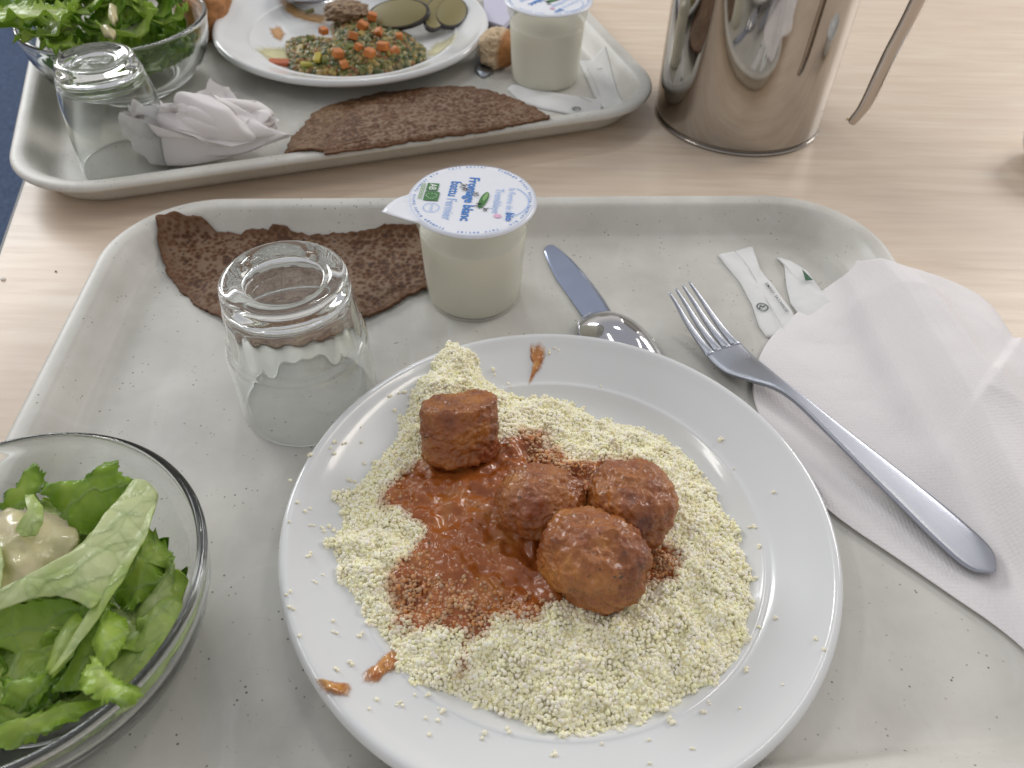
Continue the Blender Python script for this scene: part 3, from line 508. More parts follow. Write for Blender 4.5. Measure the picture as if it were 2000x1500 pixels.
def pot(c, rz, label, tab=True):
    root = empty('fromage_blanc_pot', (*c, .0003), rz); tag(root, label, 'yogurt pot', 'fromage blanc pots')
    prof = [(.0290, .0016), (.0296, .0008), (.0299, .0012), (.0304, .0060), (.0312, .020), (.0322, .040), (.0331, .0545), (.0334, .0572), (.0343, .0582), (.0347, .0600), (.0352, .0665), (.0356, .0690), (.0376, .0694), (.0378, .0702), (.0374, .0706)]
    lathe('cup', smooth_prof(prof, 3), T_cup, root, 96)
    lathe('cup_contents', [(0, .0014), (.0280, .0016), (.0292, .0030), (.0308, .020), (.0318, .040), (.0324, .0500), (.0318, .0508), (0, .0510)], T_fb, root, 96)
    # foil lid with a pull tab
    n = 120; rg = np.linspace(0, 1, 16)[1:]; V = [(0, 0, .0714)]; ta = R(201)
    def rl(a):
        d = (a - ta + math.pi) % (2 * math.pi) - math.pi; r = .0384
        if tab: r += .0155 * max(0, 1 - abs(d) / .40) ** 1.05
        return r
    for k in rg:
        for j in range(n):
            a = 2 * math.pi * j / n; r = rl(a) * k; x, y = r * math.cos(a), r * math.sin(a)
            z = .0714 + .00022 * float(vnoise(x + 3, y + 3, .012, 5)) - (.0012 * max(0, (r - .0372) / .0012) if r < .0385 else .0012 - .0015 * math.sin((r - .0384) * 160)) * (1 if r > .0372 else 0)
            V.append((x, y, z))
    F = [(0, 1 + j, 1 + (j + 1) % n) for j in range(n)]
    for i in range(len(rg) - 1):
        a = 1 + i * n; F += [(a + j, a + n + j, a + n + (j + 1) % n, a + (j + 1) % n) for j in range(n)]
    lid = mesh('lid', V, F, T_lid, root); sm = lid.modifiers.new('s', 'SOLIDIFY'); sm.thickness = .0002; sm.offset = -1
    z = .07175
    def txt(s, x, y, size, mt, ln=None, rot=-math.pi / 2, off=0, zz=0):
        o = tmesh(s, mt, size, lid, 0, 'lettering', off); 
        if ln: o.scale = (ln / max(o.dimensions.x, 1e-5),) * 1 + (1, 1)
        o.location = (x, y, z + zz); o.rotation_euler = (0, 0, rot); return o
    txt('Fromage blanc', -.0015, -.0005, .0088, T_blue, .0455, off=.00022)
    txt('battu', -.0120, .0085, .0088, T_blue, .0160, off=.00015)
    txt('Fermier', -.0122, -.0125, .0088, T_lblue, .0215, off=.00005)
    txt('la Ferme de la', .0225, 0, .0058, T_lblue, .027); txt('Tremblaye', .0150, -.001, .0072, T_lblue, .026); txt('bio', .0235, -.0165, .0064, T_blue, off=.0002)
    # certification marks
    def sq(x0, x1, y0, y1, mt, dz=0, nm='printed_mark'): return flat(nm, [(x0, y0), (x1, y0), (x1, y1), (x0, y1)], mt, lid, z + dz)
    sq(-.0285, -.0215, .0048, .0130, T_green); txt('AB', -.0250, .0088, .0062, T_pwhite, .0066, off=.0001, zz=.0001)
    sq(-.0285, -.0198, -.0055, .0038, T_green); 
    leaf = [(-.0242 + .0031 * math.cos(t) * (1 + .25 * math.sin(t)), -.0008 + .0026 * math.sin(t), z + .00012) for t in np.linspace(0, 6.28, 12, endpoint=False)]
    for q in leaf: flat('star', [(q[0] + .00035 * math.cos(t), q[1] + .00035 * math.sin(t)) for t in np.linspace(0, 6.28, 5, endpoint=False)], T_pwhite, lid, q[2])
    for k in range(3): sq(-.0318 + k * .0009, -.0314 + k * .0009, -.0045, .0125, T_lgreen)
    def ring(cx, cy_, r, mt, w_=.00022, a0=0, a1=360, n_=48):
        A = np.linspace(R(a0), R(a1), n_); V = [(cx + (r + s * w_) * math.cos(a), cy_ + (r + s * w_) * math.sin(a), z) for a in A for s in (-1, 1)]
        return mesh('printed_line', V, [(2 * i, 2 * i + 1, 2 * i + 3, 2 * i + 2) for i in range(n_ - 1)], mt, lid, False)
    ring(-.0225, -.0125, .0046, T_lblue); ring(.0170, -.001, .0165, T_lblue, .0003, -60, 60); ring(0, 0, .0369, T_lblue, .0001)
    txt('FERMIER', -.0225, -.0125, .0022, T_lblue, .007)
    # green meadow, heart, scribbled animals
    flat('printed_mark', [(.0068 + .0024 * math.cos(t) + .0014 * math.sin(t), -.0015 + .0088 * math.sin(t)) for t in np.linspace(0, 6.28, 20, endpoint=False)], T_green, lid, z + .00015)
    flat('printed_mark', [(.0076 + .0012 * math.cos(t) + .0008 * math.sin(t), .002 + .0045 * math.sin(t)) for t in np.linspace(0, 6.28, 14, endpoint=False)], T_lgreen, lid, z + .0002)
    flat('printed_mark', [(.0166 + .0023 * math.cos(t), -.0165 + .002 * math.sin(t)) for t in np.linspace(0, 6.28, 14, endpoint=False)], T_pink, lid, z + .0001)
    rs = random.Random(4)
    for (x0, y0, s) in ((-.0068, .0120, .0022), (-.0055, .0085, .0018), (.0015, .0040, .0022), (.0045, -.0070, .0022), (.0088, -.0112, .0018)):
        pts = [(x0 + s * math.cos(t * 1.7) * rs.uniform(.5, 1.1), y0 + s * math.sin(t) * rs.uniform(.6, 1.3), z + .0002) for t in np.linspace(0, 8, 14)]
        curve_tube(pts, .00016, 'printed_line', T_black, lid, 4)
    ring_s = 'fromage blanc battu fermier bio   lait entier   fromage blanc battu fermier bio   lait entier   '
    for i, ch in enumerate(ring_s * 1):
        if ch == ' ': continue
        a = -2 * math.pi * i / len(ring_s) + 1.2; o = tmesh(ch, T_blue, .0028, lid, 0, 'lettering', .00004); o.location = (.0346 * math.cos(a), .0346 * math.sin(a), z); o.rotation_euler = (0, 0, a - math.pi / 2)
    # one mesh for the print, so that the lid carries a single printed sheet
    kids = [o for o in C.objects if o.parent == lid]; bm = bmesh.new(); mats = []
    for o in kids:
        mt_ = o.data.materials[0]
        if mt_ not in mats: mats.append(mt_)
        k0 = len(bm.faces); b2 = bmesh.new(); b2.from_mesh(o.data); b2.transform(o.matrix_basis)
        for f in b2.faces: f.material_index = mats.index(mt_)
        tm = bpy.data.meshes.new('x'); b2.to_mesh(tm); bm.from_mesh(tm); b2.free(); bpy.data.meshes.remove(tm)
    for o in kids: bpy.data.objects.remove(o)
    me = bpy.data.meshes.new('lid_print'); bm.to_mesh(me); bm.free()
    for mt_ in mats: me.materials.append(mt_)
    po = bpy.data.objects.new('lid_print', me); C.objects.link(po); po.parent = lid
    return root
pot((-.0266, .4079), R(-4), 'sealed fromage blanc pot with printed white lid, standing on the near tray')
pot((.0215, .7165), R(-38), 'fromage blanc pot with printed lid standing on the far tray beside the bread', tab=False)
# ---------------------------------------------------------------- galettes
def galette_part(name, P, base, mt, parent=None, rag=.0012, th=.0024, sd=3, wav=.0016, centre=None):
    z = lambda x, y, k: base(x, y) + .0030 + wav * fbm(x, y, .03, sd, 2) + .0005 * fbm(x, y, .006, sd + 7, 3)
    o = patch(name, P, z, th, mt, parent, n=320, rings=56, rag=rag, seed=sd, edge=.3, sm=2, centre=centre)
    nv = len(o.data.vertices); h = nv // 2; ks = np.r_[0, np.repeat(np.linspace(0, 1, 57)[1:] ** .8, 320)]; attr(o, 'k', np.r_[ks, ks]); return o
g1 = galette_part('galette', [(-0.24136, 0.44432, 0.01976),(-0.24112, 0.44946, 0.02274),(-0.23817, 0.45334, 0.02305),(-0.23334, 0.45615, 0.02253),(-0.22538, 0.45778, 0.01924),(-0.21846, 0.46024, 0.0178),(-0.21326, 0.45967, 0.01421),(-0.20651, 0.45623, 0.0063),(-0.19759, 0.45679, 0.00578),(-0.19066, 0.45728, 0.00568),(-0.18368, 0.45906, 0.00722),(-0.17489, 0.46031, 0.00835),(-0.16617, 0.46089, 0.00825),(-0.15918, 0.46107, 0.00794),(-0.14868, 0.45996, 0.00568),(-0.13813, 0.46031, 0.00537),(-0.12408, 0.46212, 0.0063),(-0.10995, 0.46282, 0.0063),(-0.09583, 0.46498, 0.00784),(-0.08519, 0.46651, 0.00928),(-0.07458, 0.46684, 0.00856),(-0.05682, 0.46736, 0.00753),(-0.04562, 0.45918, 0.00342),(-0.04316, 0.4257, 0.0029),(-0.05197, 0.40921, 0.0029),(-0.06776, 0.4007, 0.0029),(-0.07783, 0.38862, 0.0029),(-0.08818, 0.38126, 0.0029),(-0.10293, 0.37289, 0.0029),(-0.12661, 0.36384, 0.0029),(-0.15772, 0.36249, 0.0029),(-0.17845, 0.36958, 0.0029),(-0.1921, 0.3786, 0.0029),(-0.20352, 0.38797, 0.0029),(-0.21903, 0.4035, 0.00301),(-0.23214, 0.4208, 0.00321),(-0.23862, 0.43358, 0.00681),(-0.24044, 0.43998, 0.01462)], lambda x, y: ztray(x, y), T_gal, sd=3)
tag(g1, 'dark brown buckwheat pancake lying flat along the back wall of the near tray', 'pancake', 'buckwheat pancakes')
gr = empty('galette', (-0.09278, 0.62793, 0.0)); tag(gr, 'folded buckwheat pancake leaning over the front edge of the far tray', 'pancake', 'buckwheat pancakes')
zt2 = lambda x, y: ztray(x, y, X2, Y2, A2)
def reparent(o, r): o.parent = r; o.location = -r.location
PLa = [(-0.17659, 0.54338, 0.018),(-0.18024, 0.56808, 0.012),(-0.18007, 0.58777, 0.009),(-0.17539, 0.6093, 0.006),(-0.17404, 0.63133, 0.004),(-0.16125, 0.65197, 0.004),(-0.1414, 0.66627, 0.004),(-0.11611, 0.67837, 0.004),(-0.08509, 0.68518, 0.004),(-0.06949, 0.66292, 0.006),(-0.0895, 0.6057, 0.012),(-0.1154, 0.55939, 0.019),(-0.14354, 0.54178, 0.02),(-0.15913, 0.54189, 0.019)]
PUa = [(-0.14446, 0.53656, 0.023),(-0.1486, 0.56668, 0.016),(-0.1479, 0.59396, 0.012),(-0.13933, 0.62902, 0.0095),(-0.122, 0.6584, 0.0085),(-0.09733, 0.67514, 0.0085),(-0.07093, 0.68166, 0.0085),(-0.04364, 0.67851, 0.0085),(-0.02068, 0.66541, 0.01),(-0.00264, 0.64586, 0.012),(0.01247, 0.62753, 0.015),(0.02418, 0.60222, 0.021),(0.00612, 0.59347, 0.022),(-0.02191, 0.58185, 0.023),(-0.04538, 0.57254, 0.023),(-0.06466, 0.56595, 0.023),(-0.08366, 0.55946, 0.023),(-0.10605, 0.55134, 0.023),(-0.12433, 0.54432, 0.023),(-0.13678, 0.53845, 0.023)]
def plane_over(P):
    P3 = np.array(P); A = np.c_[P3[:, :2], np.ones(len(P3))]; co = np.linalg.lstsq(A, P3[:, 2], rcond=None)[0]
    return lambda x, y: np.maximum(co[0] * x + co[1] * y + co[2] - .0030, zt2(x, y) - .0004)
a = galette_part('lower_layer', PLa , plane_over(PLa), T_gal2, sd=13, wav=.001); reparent(a, gr)
b = galette_part('upper_layer', PUa , plane_over(PUa), T_gal, sd=23, wav=.001); reparent(b, gr)
# ---------------------------------------------------------------- cutlery
def strip(name, C3, W, TH, mt, parent=None, dome=0., nx=10, up0=None):
    """bar along centreline C3 with half widths W and thickness TH; dome bulges the top"""
    C3 = [Vector(c) for c in C3]; V = []; n = len(C3); ring_n = 2 * nx
    for i, c in enumerate(C3):
        t = (C3[min(i + 1, n - 1)] - C3[max(i - 1, 0)]).normalized(); s = t.cross(Vector((0, 0, 1))).normalized(); u = s.cross(t)
        for j in range(nx):
            k = -1 + 2 * j / (nx - 1); V.append(c + s * W[i] * k + u * (TH[i] / 2 * (1 - .35 * abs(k) ** 8) + dome * W[i] * (1 - k * k)))
        for j in range(nx):
            k = 1 - 2 * j / (nx - 1); V.append(c + s * W[i] * k + u * (-TH[i] / 2 * (1 - .35 * abs(k) ** 8) + dome * W[i] * (1 - k * k)))
    F = [tuple(reversed(f)) for f in grid_faces(n, ring_n, True)]; F.append(list(range(ring_n))); F.append([(n - 1) * ring_n + j for j in range(ring_n)][::-1])
    return mesh(name, V, F, mt, parent)
def spline(P, m_):
    return smooth_prof(P, m_)
FK = np.array([(0.10179, 0.39227, 0.0225),(0.10845, 0.384, 0.0165),(0.11467, 0.37419, 0.0115),(0.1213, 0.36319, 0.0078),(0.127, 0.35252, 0.0066),(0.13314, 0.3408, 0.0072),(0.14115, 0.32981, 0.0105),(0.1504, 0.31829, 0.0135),(0.15933, 0.30714, 0.014),(0.17211, 0.28897, 0.013),(0.18838, 0.26641, 0.0112),(0.20362, 0.24529, 0.0095),(0.21777, 0.22496, 0.0078),(0.22711, 0.21191, 0.0066),(0.23194, 0.20562, 0.0062)])
fork = empty('fork', tuple(FK[8])); tag(fork, 'steel fork with tines on the tray and handle across the white napkin', 'fork')
hw = np.array([.0116, .0118, .0121, .0124, .0126, .0120, .0086, .0044, .0036, .0050, .0074, .0094, .0107, .0092, .0010])
th = np.array([.0012, .0014, .0017, .0020, .0022, .0023, .0026, .0032, .0032, .0027, .0023, .0021, .0019, .0017, .0010])
Q = spline(np.c_[FK, hw, th], 5)
i0 = 19
body = Q[i0:]; o = strip('handle', body[:, :3], body[:, 3], body[:, 4], T_brush, None, .02, 12); reparent(o, fork)
for k in range(4):
    off0 = (-1 + 2 * (k + .5) / 4)
    T_ = Q[:i0 + 2].copy(); Cn = []; 
    for i in range(len(T_)):
        a, b_ = T_[max(i - 1, 0), :3], T_[min(i + 1, len(T_) - 1), :3]; t = Vector(b_ - a).normalized(); s = t.cross(Vector((0, 0, 1))).normalized()
        u = i / (len(T_) - 1); of = off0 * T_[i, 3] * (1 + .03 * (1 - u)); Cn.append(Vector(T_[i, :3]) + s * of)
    w_ = np.interp(np.linspace(0, 1, len(T_)), [0, .06, .5, .85, 1], [.0004, .0008, .0018, .0024, .0032]); o = strip('tine', Cn, w_, T_[:, 4] * .98, T_brush, None, .12, 6); reparent(o, fork)
# knife and spoon
KA, KB = Vector((0.0243, 0.45849, 0.0012)), Vector((0.05892, 0.3736, 0.0022)); kd = (KB - KA); kd.z = 0; kl = kd.length; kd.normalize(); ks = kd.cross(Vector((0, 0, 1)))
knife = empty('table_knife', tuple(KA)); tag(knife, 'steel table knife with its blade sticking out from under the spoon', 'knife')
LE = resample([(0.02433, 0.46027, 0.0012),(0.02074, 0.45891, 0.0012),(0.01928, 0.45471, 0.0012),(0.02266, 0.43907, 0.0014),(0.02726, 0.42355, 0.0016),(0.03496, 0.40617, 0.0018),(0.0417, 0.39052, 0.002),(0.04996, 0.37249, 0.002)], 30, False)
RE = resample([(0.02433, 0.46027, 0.0012),(0.02789, 0.45926, 0.0012),(0.03172, 0.45472, 0.0012),(0.03784, 0.44605, 0.0014),(0.0444, 0.43424, 0.0016),(0.0516, 0.41904, 0.0018),(0.05697, 0.40641, 0.002),(0.06092, 0.39487, 0.002),(0.06803, 0.37564, 0.002)], 30, False)
V = []
for (a, b) in zip(LE, RE): m1, m2 = a * .93 + b * .07, a * .12 + b * .88; V += [(*a, .0012), (*m1, .0017), (*m2, .0017), (*b, .0009), (*b, .0006), (*a, .0005)]
F = grid_faces(30, 6, True); F.append(list(range(6))); F.append([29 * 6 + j for j in range(6)][::-1])
T_blade = M_steel('blade_steel', .2, .3, (.42, .47, .60)); o = mesh('blade', V, F, T_blade, None, False, True); reparent(o, knife)
hc = [KA + kd * (.079 + .0105 * k) + Vector((0, 0, .0015 + .0001 * k)) for k in range(12)]
o = strip('handle', hc, np.interp(range(12), [0, 2, 9, 10.6, 11], [.005, .0055, .0095, .0075, .001]), np.full(12, .0035), T_brush); reparent(o, knife)
SA, SB = Vector((0.04291, 0.37055, 0.009)), Vector((0.0808, 0.34905, 0.011)); sd_ = (SB - SA); sd_.z = 0; sd_.normalize()
spoon = empty('tablespoon', tuple(SA)); tag(spoon, 'steel spoon lying bowl down across the knife, half hidden by the plate rim', 'spoon')
SD = Vector((sd_.x * .80 + .0, sd_.y * .8 - .45, 0)).normalized(); SS = SD.cross(Vector((0, 0, 1)))
SC = Vector((0.06607, 0.36043, 0.009)); V = []; nu, nv = 26, 40
for i in range(nu + 1):
    k = i / nu
    for j in range(nv):
        a = 2 * math.pi * j / nv; x = math.cos(a); y = math.sin(a); L = .0320; wd = .0195 * (1 - .16 * x)
        q = SC + SD * (L * x * k) + SS * (wd * y * k); V.append((q.x, q.y, .0040 + .0125 * (1 - k ** 2.2)))
nn = len(V)
V += [(x, y, z - .0012) for x, y, z in V]; F = grid_faces(nu + 1, nv, True); F2_ = [tuple(nn + q for q in f)[::-1] for f in F]; F = F + F2_ + [(nu * nv + j, nn + nu * nv + j, nn + nu * nv + (j + 1) % nv, nu * nv + (j + 1) % nv) for j in range(nv)]
o = mesh('spoon_bowl', V, F, T_steel); reparent(o, spoon)
hc = [SC + SD * (.029 + .011 * k) + Vector((0, 0, z_)) for k, z_ in enumerate([-.0030, .0005, .0012, .0005, -.0008, -.0022, -.0036, -.0046, -.0054, -.0058, -.006, -.006])]
o = strip('handle', hc, np.interp(range(12), [0, 1, 2, 9, 10.5, 11], [.0075, .0036, .0028, .0078, .006, .001]), np.full(12, .0022), T_steel); reparent(o, spoon)
# ---------------------------------------------------------------- napkin (near)
def coons(top_, bot, left, right, nu, nv):
    Tt, Bb = resample(top_, nu, False), resample(bot, nu, False); Ll, Rr = resample(left, nv, False), resample(right, nv, False); out = np.zeros((nu, nv, 2))
    for i in range(nu):
        u = i / (nu - 1)
        for j in range(nv):
            v = j / (nv - 1)
            out[i, j] = (1 - v) * Tt[i] + v * Bb[i] + (1 - u) * Ll[j] + u * Rr[j] - ((1 - u) * (1 - v) * Tt[0] + u * (1 - v) * Tt[-1] + (1 - u) * v * Bb[0] + u * v * Bb[-1])
    return out
topc = [(0.22982, 0.4406, 0.01123),(0.23618, 0.42876, 0.01965),(0.24547, 0.42208, 0.02346),(0.26215, 0.41965, 0.02099),(0.28369, 0.41153, 0.0178),(0.29721, 0.40172, 0.01585),(0.30181, 0.38816, 0.01534),(0.29998, 0.35947, 0.01585),(0.3153, 0.3379, 0.0138),(0.32508, 0.30731, 0.01256)]
left = [(0.22982, 0.4406, 0.01123),(0.20694, 0.42191, 0.00311),(0.17393, 0.38697, 0.0029),(0.15821, 0.37007, 0.0029),(0.14962, 0.3551, 0.0029),(0.14197, 0.33734, 0.0029),(0.13827, 0.32385, 0.0029),(0.13896, 0.30869, 0.0029),(0.14196, 0.29169, 0.0029),(0.15222, 0.26205, 0.0029),(0.16161, 0.24345, 0.0029)]
bot = [(0.16161, 0.24345, 0.0029),(0.16897, 0.23375, 0.0029),(0.18303, 0.22048, 0.0029),(0.19821, 0.20563, 0.0029),(0.21245, 0.19122, 0.00301),(0.22276, 0.1812, 0.00311),(0.23203, 0.16987, 0.00311),(0.24034, 0.15243, 0.00712),(0.23952, 0.13478, 0.02099)]
right = [(0.32508, 0.30731, 0.01256),(0.29738, 0.23437, 0.01739),(0.26022, 0.17548, 0.02335),(0.23952, 0.13478, 0.02099)]
def soft(P):
    Q = resample(P, 60, False); E = Q[[0, -1]].copy()
    for _ in range(14): Q[1:-1] = (Q[:-2] + 2 * Q[1:-1] + Q[2:]) / 4
    return Q
topc, left, bot = soft(topc), soft(left), soft(bot)
Gd = coons(topc, bot, left, right, 200, 200); X, Y = Gd[..., 0], Gd[..., 1]
uu, vv = np.meshgrid(np.linspace(0, 1, 200), np.linspace(0, 1, 200), indexing='ij')
# long soft folds running from the far corner toward the near right
d1 = np.array((0.24163, 0.20425, 0.003)[:2]) - np.array((0.21652, 0.43433, 0.01)[:2]); d1 /= np.hypot(*d1); n1 = np.array([-d1[1], d1[0]]); q0 = np.array((0.22684, 0.32815, 0.003)[:2])
s1 = (X - q0[0]) * n1[0] + (Y - q0[1]) * n1[1]; l1 = (X - q0[0]) * d1[0] + (Y - q0[1]) * d1[1]
def znap(x, y):       # over the rim the stiff paper stands out almost level
    ca, sa = math.cos(A1), math.sin(A1); a = x * ca + y * sa - X1; b = -x * sa + y * ca - Y1; r = .070
    ins = r - np.hypot(np.maximum(np.maximum(r - a, a - (TW - r)), 0), np.maximum(np.maximum(r - b, b - (TD - r)), 0))
    return np.where(ins < .005, .0205 - np.maximum(.005 - ins, 0) * .15, ztray(x, y))
base = znap(X, Y)
# tissue bridges over the tray wall instead of following it sharply
base_raw = base.copy()
for _ in range(30):
    base = np.maximum(base, (np.roll(base, 1, 0) + np.roll(base, -1, 0) + np.roll(base, 1, 1) + np.roll(base, -1, 1)) / 4 * 1.0 - .00005); base[0], base[-1], base[:, 0], base[:, -1] = base[1], base[-2], base[:, 1], base[:, -2]
fk = np.array(FK)[:, :2]; dfork = np.full(X.shape, 9.)
for i in range(5, len(fk) - 1):
    a_, b_ = fk[i], fk[i + 1]; ab = b_ - a_; t_ = np.clip(((X - a_[0]) * ab[0] + (Y - a_[1]) * ab[1]) / (ab @ ab), 0, 1); dfork = np.minimum(dfork, np.hypot(X - a_[0] - t_ * ab[0], Y - a_[1] - t_ * ab[1]))
amp = np.clip((dfork - .006) / .03, 0, 1)
base = base_raw + (base - base_raw) * np.clip(uu / .15, 0, 1) * np.clip(vv / .1, 0, 1)
def bump_(s, c_, w_): return np.exp(-np.sqrt(((s - c_) / w_) ** 2 + .03) * 1.3)
edge = np.minimum(np.minimum(vv, 1 - vv), uu) 
amp = amp * np.clip(uu / .12, 0, 1) * np.clip((1 - vv) / .10, 0, 1) * np.clip(vv / .12, 0, 1)
Zn = base + .0022 + amp * (.0075 * bump_(s1, .036, .014) + .0085 * bump_(s1 + .05 * l1, .072, .013) + .003 * bump_(s1, .012, .008) + .0016 * (1 + fbm(X, Y, .045, 61, 2))) + .0001 * fbm(X, Y, .01, 71, 2) + .0010 * amp * np.abs(fbm(X, Y, .05, 81, 2))
e0, e1 = np.array((0.29353, 0.35084, 0.022)[:2]), np.array((0.25442, 0.30614, 0.02)[:2]); ed = (e1 - e0) / np.hypot(*(e1 - e0)); en = np.array([-ed[1], ed[0]])
if en[0] < 0: en = -en
dd = (X - e0[0]) * en[0] + (Y - e0[1]) * en[1]; al = (X - e0[0]) * ed[0] + (Y - e0[1]) * ed[1]; Le = np.hypot(*(e1 - e0))
Zn = Zn + .0042 / (1 + np.exp(-np.clip(dd / .0007, -30, 30))) * np.exp(-np.maximum(al - Le, 0) / .012) * np.exp(-np.maximum(dd, 0) / .05)
V = np.c_[X.ravel(), Y.ravel(), Zn.ravel()]; nap = mesh('paper_napkin', V, np.array(grid_faces(200, 200)), T_tissue)
tag(nap, 'unfolded white paper napkin under the fork, draped over the right edge of the near tray', 'napkin')
sm = nap.modifiers.new('s', 'SOLIDIFY'); sm.thickness = .0004; sm.offset = -1
# upper ply folded over at the right
P = [(0.29168, 0.34863, 0.024),(0.25442, 0.30614, 0.02),(0.27167, 0.26637, 0.016),(0.28506, 0.2363, 0.014),(0.32017, 0.28727, 0.014),(0.30658, 0.32311, 0.018)]
def zply(x, y, k):
    s = (x - q0[0]) * n1[0] + (y - q0[1]) * n1[1]; l = (x - q0[0]) * d1[0] + (y - q0[1]) * d1[1]
    i = np.argmin((X.ravel()[None] - x[:, None]) ** 2 + (Y.ravel()[None] - y[:, None]) ** 2, 1); return Zn.ravel()[i] + .0007 + .0006 * k ** 2
Zs = Zn
for _ in range(2): Zs = (Zs + np.roll(Zs, 1, 0) + np.roll(Zs, -1, 0) + np.roll(Zs, 1, 1) + np.roll(Zs, -1, 1)) / 5

# ---------------------------------------------------------------- sachets
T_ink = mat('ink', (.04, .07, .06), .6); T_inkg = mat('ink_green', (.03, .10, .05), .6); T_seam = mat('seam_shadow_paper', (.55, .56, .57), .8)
def sachet(P, base, label, seam=None, logo=None, text=None, puff=.0022, col=None):
    z = lambda x, y, k: base(x, y) + .0010 + puff * np.sqrt(np.clip(1 - k ** 2, 0, 1)) + .0003 * fbm(x, y, .01, 5, 2)
    o = patch('paper_sachet', P, z, .0007, T_white, n=120, rings=16, sm=1); tag(o, label, 'sachet', 'opened paper sachets')
    zf = lambda p: base(p[0], p[1]) + .0013 + puff
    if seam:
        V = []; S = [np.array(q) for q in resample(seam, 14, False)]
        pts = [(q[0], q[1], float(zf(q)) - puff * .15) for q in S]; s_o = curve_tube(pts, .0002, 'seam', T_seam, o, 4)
    if logo:
        x, y = logo[:2]; r = .0035; zz = float(zf((x, y)))
        A = np.linspace(0, 6.283, 28); V = [(x + (r + s * .0004) * math.cos(a), y + (r + s * .0004) * math.sin(a), zz) for a in A for s in (-1, 1)]
        mesh('printed_logo', V, [(2 * i, 2 * i + 1, 2 * i + 3, 2 * i + 2) for i in range(27)], T_ink, o, False)
        curve_tube([(x - .0022, y - .0016, zz), (x - .0012, y + .0012, zz), (x + .0004, y - .0002, zz), (x + .0018, y + .0014, zz)], .0004, 'printed_logo', T_ink, o, 4)
    if text:
        s, A_, B_ = text; A_ = Vector(A_); B_ = Vector(B_); t = tmesh(s, T_ink, .0030, o, 0, 'lettering', .00004); t.scale = ((B_ - A_).to_2d().length / t.dimensions.x, 1, 1); mid = (A_ + B_) / 2
        t.location = (mid.x, mid.y, float(zf(mid)) + .0004); t.rotation_euler = (0, 0, math.atan2((B_ - A_).y, (B_ - A_).x))
    return o
b1 = lambda x, y: ztray(x, y)
b2 = lambda x, y: ztray(x, y, X2, Y2, A2)
sachet([(0.13999, 0.45536, 0.002),(0.15216, 0.46005, 0.002),(0.16625, 0.46668, 0.002),(0.16659, 0.43987, 0.003),(0.17291, 0.42155, 0.003),(0.17914, 0.39598, 0.003),(0.18029, 0.37942, 0.003),(0.15799, 0.37104, 0.002),(0.15489, 0.38134, 0.002),(0.15415, 0.40294, 0.003),(0.15032, 0.42643, 0.003),(0.14411, 0.44275, 0.003)], b1, 'white paper sachet with a round black logo, near tray between fork tines and napkin', [(0.1515, 0.4575, 0.003),(0.15772, 0.4421, 0.004),(0.16239, 0.41244, 0.004),(0.1683, 0.3789, 0.003)], (0.15943, 0.39787, 0.0045), ('SEMOULE - SACCHAROSE -', (0.16632, 0.42215, 0.004), (0.17465, 0.39165, 0.004)))
o = sachet([(0.18046, 0.45481, 0.003),(0.18947, 0.45061, 0.003),(0.19855, 0.4397, 0.003),(0.20354, 0.41764, 0.003),(0.21047, 0.40155, 0.002),(0.18571, 0.38076, 0.002),(0.1798, 0.40527, 0.002),(0.18116, 0.42515, 0.003),(0.18431, 0.44466, 0.003)], b1, 'torn white sachet with a dark green triangular logo, tucked under the napkin corner', None, None, None, .003)
q = [(0.19259, 0.43527, 0.0058), (0.19736, 0.4235, 0.0058), (0.19209, 0.42272, 0.0058)]; zz = max(p[2] for p in q) + .0004
flat('printed_logo', [(p[0], p[1]) for p in q], T_inkg, o, zz)
sachet([(-0.01235, 0.6919, 0.002),(-0.00797, 0.70213, 0.002),(0.01287, 0.6934, 0.003),(0.04248, 0.68352, 0.003),(0.07299, 0.67582, 0.003),(0.06865, 0.64599, 0.003),(0.05025, 0.64668, 0.003),(0.01958, 0.65758, 0.003),(0.0017, 0.66765, 0.003)], b2, 'white paper sachet with a round logo lying at the far pancake tip', [(0.05131, 0.6782, 0.004),(0.06216, 0.66843, 0.004)], (0.04865, 0.65458, 0.0045))
sachet([(0.05423, 0.7546, 0.002),(0.07745, 0.75173, 0.002),(0.085, 0.705, 0.002),(0.09091, 0.6619, 0.003),(0.07386, 0.65821, 0.002),(0.06536, 0.68406, 0.002),(0.06, 0.71868, 0.002)], b2, 'white paper sachet in the right corner of the far tray, beside the pot', [(0.06141, 0.73333, 0.004),(0.06644, 0.70975, 0.004),(0.07043, 0.68034, 0.004)], None, ('SUCRE', (0.07017, 0.72756, 0.004), (0.07695, 0.73011, 0.004)))
